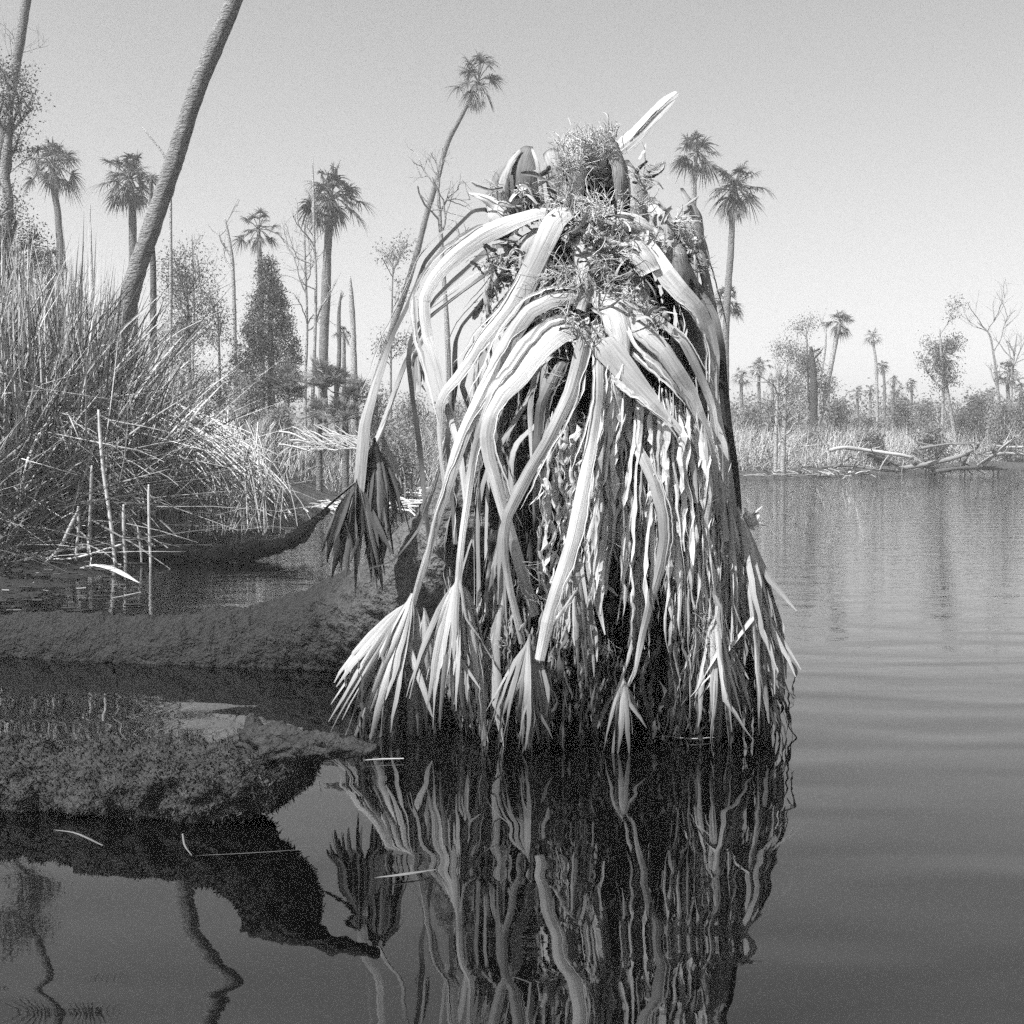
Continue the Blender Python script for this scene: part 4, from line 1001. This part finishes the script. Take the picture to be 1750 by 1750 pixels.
for i, (a, d_, h_, w_, to, lb) in enumerate(SHR):
    shrub(lb, a, d_, h_, w_, 200 + i, to + .35, size=.075, each=34)
SHL = [(640, 24, 660, 70, .55, 'pale shrub right of the palmetto clump'), (480, 20, 700, 60, .5, 'pale low shrub below the cedar'), (420, 22, 640, 60, .45, 'gray shrub left of the cedar foot'),
       (300, 21, 600, 80, .45, 'gray shrub right of the leaning trunk foot'), (700, 26, 680, 70, .55, 'shrub seen through the arching left fronds'), (770, 28, 690, 80, .55, 'shrub behind the left hanging fronds'),
       (680, 18, 740, 60, .5, 'low shrub behind the dark hanging leaf')]
for i, (a, d_, h_, w_, to, lb) in enumerate(SHL):
    shrub(lb, a, d_, h_, w_, 230 + i, min(1, to + .35), size=.04, each=36)

# ------------------------------------------------------------------ reeds, grass (uncountable)
def reeds(m, rs, n, px0, px1, off0, off1, h0, h1, rad, tone, lean=(0.0, 0.0), spread=0.18, bend=0.15, K=6, tvar=.18, hfun=None):
    px = px0 + rs.rand(n) * (px1 - px0)
    dd = shore(px) + off0 + rs.rand(n) * (off1 - off0)
    x = (px - 875) / F * dd
    z = np.array([ground_z(x[i], dd[i]) for i in range(n)])
    h = h0 + rs.rand(n) * (h1 - h0)
    if hfun is not None: h = h * hfun(px)
    t = np.linspace(0, 1, K)
    l = np.stack([lean[0] + rs.randn(n) * spread, lean[1] + rs.randn(n) * spread], -1)
    b = rs.randn(n, 2) * bend
    pts = np.zeros((n, K, 3))
    for k, u in enumerate(t):
        pts[:, k, 0] = x + h * (l[:, 0] * u + b[:, 0] * u * u)
        pts[:, k, 1] = dd + h * (l[:, 1] * u + b[:, 1] * u * u)
        pts[:, k, 2] = z - .03 + h * u * np.sqrt(np.clip(1 - (l ** 2).sum(1) * .6, .1, 1)) - h * (b ** 2).sum(1) * u * u
    for i in np.where(rs.rand(n) < 0.22)[0]:
        kb = rs.randint(2, K - 1) if K > 4 else 2
        st_ = h[i] / (K - 1) * .8; dv = nz(rs.randn(3) * [1, .6, .5] + [0.25, 0, -.35])
        for k in range(kb + 1, K): pts[i, k] = pts[i, k - 1] + dv * st_
    yaw = rs.rand(n) * 3.14
    side = np.stack([np.cos(yaw), np.sin(yaw), 0 * yaw], -1)[:, None]
    wid = rad * (0.6 + 0.8 * rs.rand(n, 1)) * np.interp(t, [0, .5, .85, 1], [.8, 1, .7, .1])[None]
    m.strips(pts, wid, side, 0.5, np.clip(tone + rs.randn(n) * tvar, .02, 1))

rs = np.random.RandomState(33)
m = MB()
hf = lambda px: np.interp(px, [-100, 60, 150, 230, 300, 380, 500], [1.0, .95, 1.0, .66, .5, .4, .3])
reeds(m, rs, 2000, -150, 330, 0.6, 5.5, 1.5, 2.7, .017, .6, (.0, 0), .12, .05, hfun=hf, tvar=.3)
reeds(m, rs, 900, -150, 300, 0.6, 4.5, 1.6, 2.5, .012, .1, (.1, 0), .35, .1, hfun=hf)
reeds(m, rs, 1500, -200, 260, 0.3, 4.5, .9, 1.9, .017, .5, (.05, 0), .5, .15, hfun=hf, tvar=.3)
reeds(m, rs, 1300, -200, 330, 0.1, 3.0, .5, 1.2, .016, .35, (.1, 0), .6, .4)
reeds(m, rs, 700, -200, 120, 0.0, 2.0, .8, 1.6, .012, .14, (.3, -.1), .6, .4)
reeds(m, rs, 4800, 230, 720, 3.0, 9.0, .3, .85, .014, .5, (0, 0), .2, .25)
reeds(m, rs, 900, -150, 300, 0.4, 4.5, 1.2, 2.3, .010, .75, (0, 0), .5, .05, hfun=hf)
reeds(m, rs, 700, -150, 280, 0.4, 3.5, 1.2, 2.6, .022, .6, (0, 0), .16, .35, hfun=hf)
tag(m.build('reed_bed', M_REED), 'thicket of tall dry reeds on the left bank', 'reeds', None, 'stuff')

m = MB()
reeds(m, rs, 8000, 560, 1260, 1.6, 14.0, .4, 1.2, .010, .55, (0, 0), .22, .3, K=4)
reeds(m, rs, 16000, 1235, 1900, 2.2, 13.0, .4, 1.2, .014, .65, (0, 0), .2, .3, K=4)
reeds(m, rs, 3500, 1235, 1900, 1.6, 4.0, .15, .5, .014, .5, (0, 0), .4, .4, K=4)
tag(m.build('marsh_grass', M_REED), 'pale marsh grass under the trees', 'grass', None, 'stuff')

# far wood behind the right bank and the left palms: one uncountable mass of low foliage
m = MB(); cc = []
for i in range(900):
    px = rs.uniform(1230, 2000) if i < 620 else rs.uniform(200, 1240)
    d = rs.uniform(52, 75) if i < 620 else rs.uniform(38, 60)
    top = 700 + 26 * mnoise.noise(Vector((px * .02, 0, 0))) - (10 if i < 620 else -10)
    cc.append(P(px, rs.uniform(top, 760), d))
leaves(m, rs, cc, 40, 0.42, 0.14, 0.75)
tag(m.build('far_wood', M_GREEN), 'low hazy woodland beyond the banks', 'woodland', None, 'stuff')

pm = MB(); V = []; nx, ny = 70, 16  # added black hump, stands in for the shade inside the reed mound
for j in range(ny):
    for i in range(nx):
        a = -260 + 790 * i / (nx - 1); v = j / (ny - 1)
        d0_ = shore(a) + .35 + 1.5 * v
        hh = np.interp(a, [-260, 100, 300, 420, 530], [.9, .7, .4, .2, .0])
        V.append(P(a, 800, d0_) * [1, 1, 0] + [0, 0, -.1 + (.1 + hh) * math.sin(min(1, v * 1.6) * 1.57) * (1 + .25 * mnoise.noise(Vector((a * .03, v * 4, 1))))])
ii = np.arange(ny - 1)[:, None] * nx + np.arange(nx - 1)[None]
pm.add(V, np.stack([ii, ii + 1, ii + nx + 1, ii + nx], -1).reshape(-1, 4), None, .0)
tag(pm.build('reed_shade_bank', M_MUD), kind='structure')
# fallen reeds: the thatched mound leaning to the right
m = MB()
def stalks_px(m, starts, ends, sag, w, tone, rs, tvar=.15, K=7):
    n = len(starts); t = np.linspace(0, 1, K)
    A = np.array([P(*s_) for s_ in starts]); B = np.array([P(*e) for e in ends])
    pts = A[:, None] * (1 - t)[None, :, None] + B[:, None] * t[None, :, None]
    pts[..., 2] += (4 * t * (1 - t))[None] * (sag * (0.3 + rs.rand(n, 1))) + np.cumsum(rs.randn(n, K) * .004, 1)
    pts[..., 0] += np.cumsum(rs.randn(n, K) * .004, 1)
    m.stalks(pts, w * (0.5 + 0.8 * rs.rand(n, 1)) * np.linspace(1, .7, K)[None], 4, np.clip(tone + rs.randn(n) * tvar, .02, 1))
n = 420
u = rs.rand(n)
ridge = np.stack([np.interp(u, [0, .35, .7, 1], [140, 260, 370, 430]), np.interp(u, [0, .35, .7, 1], [690, 700, 735, 790])], -1) + rs.randn(n, 2) * [22, 16]
foot = np.stack([np.interp(u, [0, .35, .7, 1], [150, 290, 415, 490]), np.interp(u, [0, .35, .7, 1], [925, 915, 905, 893])], -1) + rs.randn(n, 2) * [34, 8]
df = np.interp(foot[:, 0], SX, SD) + .1 + rs.rand(n) * .5
stalks_px(m, [(a, b, c + .9) for (a, b), c in zip(ridge, df)], [(a, b, c) for (a, b), c in zip(foot, df)], .10, .0085, .82, rs)
n = 420
u = rs.rand(n)
a0 = np.stack([100 + 230 * u, 705 + 50 * u], -1) + rs.randn(n, 2) * [30, 26]
a1 = a0 + np.stack([50 + 90 * rs.rand(n), 30 + 90 * rs.rand(n)], -1)
dd = 12.2 + rs.rand(n) * 1.2
stalks_px(m, [(a, b, c) for (a, b), c in zip(a0, dd)], [(a, b, c - .4) for (a, b), c in zip(a1, dd)], .05, .008, .85, rs)
n = 110
a0 = np.stack([rs.uniform(130, 500, n), rs.uniform(760, 850, n)], -1)
stalks_px(m, [(a, b, 12.2) for a, b in a0], [(a + rs.randn() * 26, 912 + rs.rand() * 14 - .06 * (a - 130) * .6, 11.6) for a, b in a0], .02, .007, .35, rs)
n = 300
a0 = np.stack([rs.uniform(-60, 200, n), rs.uniform(700, 900, n)], -1)
stalks_px(m, [(a, b, 10.9) for a, b in a0], [(a + rs.uniform(-60, 120), b + rs.uniform(20, 120), 10.6) for a, b in a0], .05, .007, .3, rs)
tag(m.build('fallen_reeds', M_REED), 'mound of collapsed pale reed stalks sloping down to the right', 'reeds', None, 'stuff')

# litter of pale dead fronds and stalks on the mud
m = MB()
n = 760
px = rs.uniform(500, 790, n); py = rs.uniform(770, 872, n)
px2 = px + rs.uniform(-90, 90, n); py2 = py + rs.uniform(-14, 14, n)
A = [(px[i], py[i], Wd(py[i] + 14)) for i in range(n)]; B = [(px2[i], py2[i], Wd(py2[i] + 14)) for i in range(n)]
stalks_px(m, A, B, .03, .012, .8, rs, .3)
n = 60
A = [(rs.uniform(520, 620), rs.uniform(752, 770), 17) for _ in range(n)]
B = [(a[0] + rs.uniform(-50, -15), a[1] + rs.uniform(-34, 4), 17) for a in A]
stalks_px(m, A, B, .03, .012, .85, rs)
n = 260
px = rs.uniform(1245, 1480, n); py = rs.uniform(790, 815, n)
A = [(px[i], py[i], Wd(py[i] + 8)) for i in range(n)]; B = [(px[i] + rs.uniform(-30, 30), py[i] + rs.uniform(-8, 6), Wd(py[i] + 8)) for i in range(n)]
stalks_px(m, A, B, .03, .014, .4, rs, .3)
tag(m.build('shore_litter', M_REED), 'pale dead stalks littering the muddy shore', 'litter', None, 'stuff')

# mud shelf with floating debris, lower left
m = MB()
n = 260
px = rs.uniform(-80, 240, n); py = 955 + rs.rand(n) ** 1.4 * 105
A = np.array([W(px[i], py[i], .004 + rs.rand() * .02) for i in range(n)])
dr = np.stack([rs.randn(n), rs.randn(n) * .6, rs.randn(n) * .05], -1) * .022
m.stalks(np.stack([A - dr, A, A + dr], 1), .006 * (0.4 + rs.rand(n, 1)), 4, np.clip(.0 + rs.rand(n) ** 14 * .6, 0, 1))
tag(m.build('floating_debris', M_REED), 'dark scraps of weed floating beside the reed bank', 'debris', None, 'stuff')
m = MB()
V = []; nx, ny = 60, 24
for j in range(ny):
    for i in range(nx):
        u = i / (nx - 1); v = j / (ny - 1)
        a = -260 + u * 480; b0 = 948; b1 = 1052 - 70 * max(0, u - .45) * 1.8
        p = W(a, b0 + (b1 - b0) * v, 0)
        e = min(v, 1 - v, 1 - u) * 8
        p[2] = -.03 + .035 * min(e, 1) + .022 * mnoise.fractal(Vector(p * 2.2), .8, 2, 4)
        V.append(p)
ii = np.arange(ny - 1)[:, None] * nx + np.arange(nx - 1)[None]
m.add(V, np.stack([ii + nx, ii + nx + 1, ii + 1, ii], -1).reshape(-1, 4), None, .15)
tag(m.build('mud_bank', M_MUD), kind='structure')

# individual reeds standing in the water
SRG = 'broken reed stalks standing in the shallows'
SR = [([(168, 700), (176, 800), (190, 900), (200, 1000)], 6, .9, 'tall pale reed, longest of those standing in the shallows'), ([(211, 862), (212, 920), (216, 978)], 6, .6, 'short upright reed stub right of the longest reed'),
      ([(254, 828), (255, 900), (258, 972)], 5, .8, 'upright reed stub farthest right in the shallows'), ([(157, 795), (155, 860), (152, 930)], 6, .5, 'mottled upright reed left of the longest reed'),
      ([(133, 865), (134, 905), (130, 945)], 5, .7, 'short reed stub beside the bent reed'), ([(134, 872), (118, 905), (100, 940), (62, 978)], 7, .6, 'reed bent down to the left with its tip in the water'),
      ([(235, 900), (240, 935), (243, 975)], 4, .5, 'thin reed stub between the two upright stubs'), ([(8, 935), (60, 950), (120, 955), (210, 930)], 4, .8, 'long white reed lying low across the shallows')]
for i, (pts, w_, to, lb) in enumerate(SR):
    m = MB(); d = 10.1
    m.tube(smooth([P(a, b, d - (.15 if i == 5 else 0)) for a, b in pts] + ([] if i in (5, 7) else [P(pts[-1][0], pts[-1][1] + 15, d)]), 24), w_ * S(d) / 2 * np.interp(np.linspace(0, 1, 24), [0, .1, 1], [.5, 1, 1]), 8, to, .1, 20)
    tag(m.build('reed_stalk', M_REED), lb, 'reed', SRG)
bit('fallen_leaf', [(140, 970), (165, 966), (195, 973), (238, 996)], [10, 16, 12, 2], .85, 'curled pale leaf lying at the edge of the mud shelf', 'leaf', z=.03)
bit('floating_husk', [(190, 1022), (212, 1018), (240, 1012)], [2, 6, 2], .6, 'thin pale husk floating below the curled leaf', 'husk')

# ------------------------------------------------------------------ driftwood on the right bank
DW = [([(1418, 770), (1440, 765), (1478, 769), (1530, 776), (1560, 782)], 8, .75, 'thick pale log, left end of the driftwood'), ([(1480, 775), (1510, 785), (1540, 799)], 6, .15, 'dark branch sloping down from the left pale log'),
      ([(1530, 803), (1590, 792), (1640, 780), (1668, 765), (1672, 757)], 9, .4, 'long driftwood trunk rising to the right'), ([(1575, 766), (1620, 759), (1665, 756)], 5, .4, 'thin branch arching above the driftwood'),
      ([(1690, 762), (1720, 764), (1748, 764)], 6, .7, 'pale branch highest at the right of the driftwood'), ([(1680, 795), (1700, 778), (1730, 775), (1760, 778)], 7, .6, 'driftwood limb curving out of the frame'),
      ([(1600, 806), (1650, 800), (1720, 802)], 8, .12, 'dark waterlogged limb at the water edge'), ([(1655, 775), (1648, 790), (1640, 803)], 6, .15, 'dark upright prop under the long trunk'),
      ([(1560, 790), (1590, 800), (1625, 806)], 6, .15, 'dark limb under the left of the long trunk'), ([(1692, 758), (1698, 768), (1693, 780)], 5, .15, 'short dark hooked branch near the right edge')]
DW += [([(1262, 808), (1300, 805), (1360, 803), (1410, 806)], 6, .3, 'low log along the shore below the white saplings'), ([(1300, 798), (1340, 800), (1385, 796)], 4, .6, 'thin pale branch just above the low shore log'),
       ([(1400, 800), (1450, 796), (1500, 803), (1545, 806)], 6, .2, 'dark log at the waterline left of the driftwood tangle'), ([(1725, 755), (1700, 775), (1670, 796)], 6, .5, 'slanting limb crossing the right end of the driftwood')]
rs = np.random.RandomState(77)
for pts, w_, to, lb in DW:
    m = MB(); d = 33
    pp = smooth([P(a, b, d + rs.uniform(-.3, .3)) for a, b in pts], 30)
    m.tube(pp, w_ * S(d) / 2 * np.linspace(1, .6, 30), 9, to, .25, 3.0, True, .2)
    out = []
    for k in range(4):
        branches(rs, pp[rs.randint(5, 28)], rs.randn(3) * [1, .4, .6], .5, .02, 1, out, .5, .1, .1, (1, 2))
    m.stalks(np.array([o[0] for o in out]), np.maximum(np.array([o[1] for o in out]), .006), 4, to)
    tag(m.build('driftwood', M_WOOD), lb, 'driftwood', 'driftwood tangle on the right bank')
tree('dead_sapling', 'thinner of two white saplings at the water edge right of the dead palm', [(1330, 640), (1327, 720), (1325, 812)], 7, 31, 301, 2, btone=.95, nb=8, blen=40, frm=.6, cat='sapling', group='white saplings at the water edge')
tree('dead_sapling', 'thicker of two white saplings at the water edge right of the dead palm', [(1342, 660), (1340, 730), (1337, 814)], 9, 31, 302, 2, btone=.95, nb=8, blen=36, frm=.6, cat='sapling', group='white saplings at the water edge')

# ------------------------------------------------------------------ air: the far bank fades
m = MB()
x0, x1, y0_, y1_, z0_, z1_ = -60, 60, -8, 110, -2, 14
m.add([(x0, y0_, z0_), (x1, y0_, z0_), (x1, y1_, z0_), (x0, y1_, z0_), (x0, y0_, z1_), (x1, y0_, z1_), (x1, y1_, z1_), (x0, y1_, z1_)],
      [(0, 3, 2, 1), (4, 5, 6, 7), (0, 1, 5, 4), (1, 2, 6, 5), (2, 3, 7, 6), (3, 0, 4, 7)])
hm = bpy.data.materials.new('haze'); hm.use_nodes = True
hn = hm.node_tree.nodes; hn.remove(hn['Principled BSDF'])
pv = hn.new('ShaderNodeVolumePrincipled'); pv.inputs['Density'].default_value = 0.0033
pv.inputs['Color'].default_value = (.9, .9, .9, 1); pv.inputs['Anisotropy'].default_value = 0.2
hm.node_tree.links.new(pv.outputs[0], hn['Material Output'].inputs['Volume'])
hz = tag(m.build('haze', hm, smoothed=False), kind='stuff')
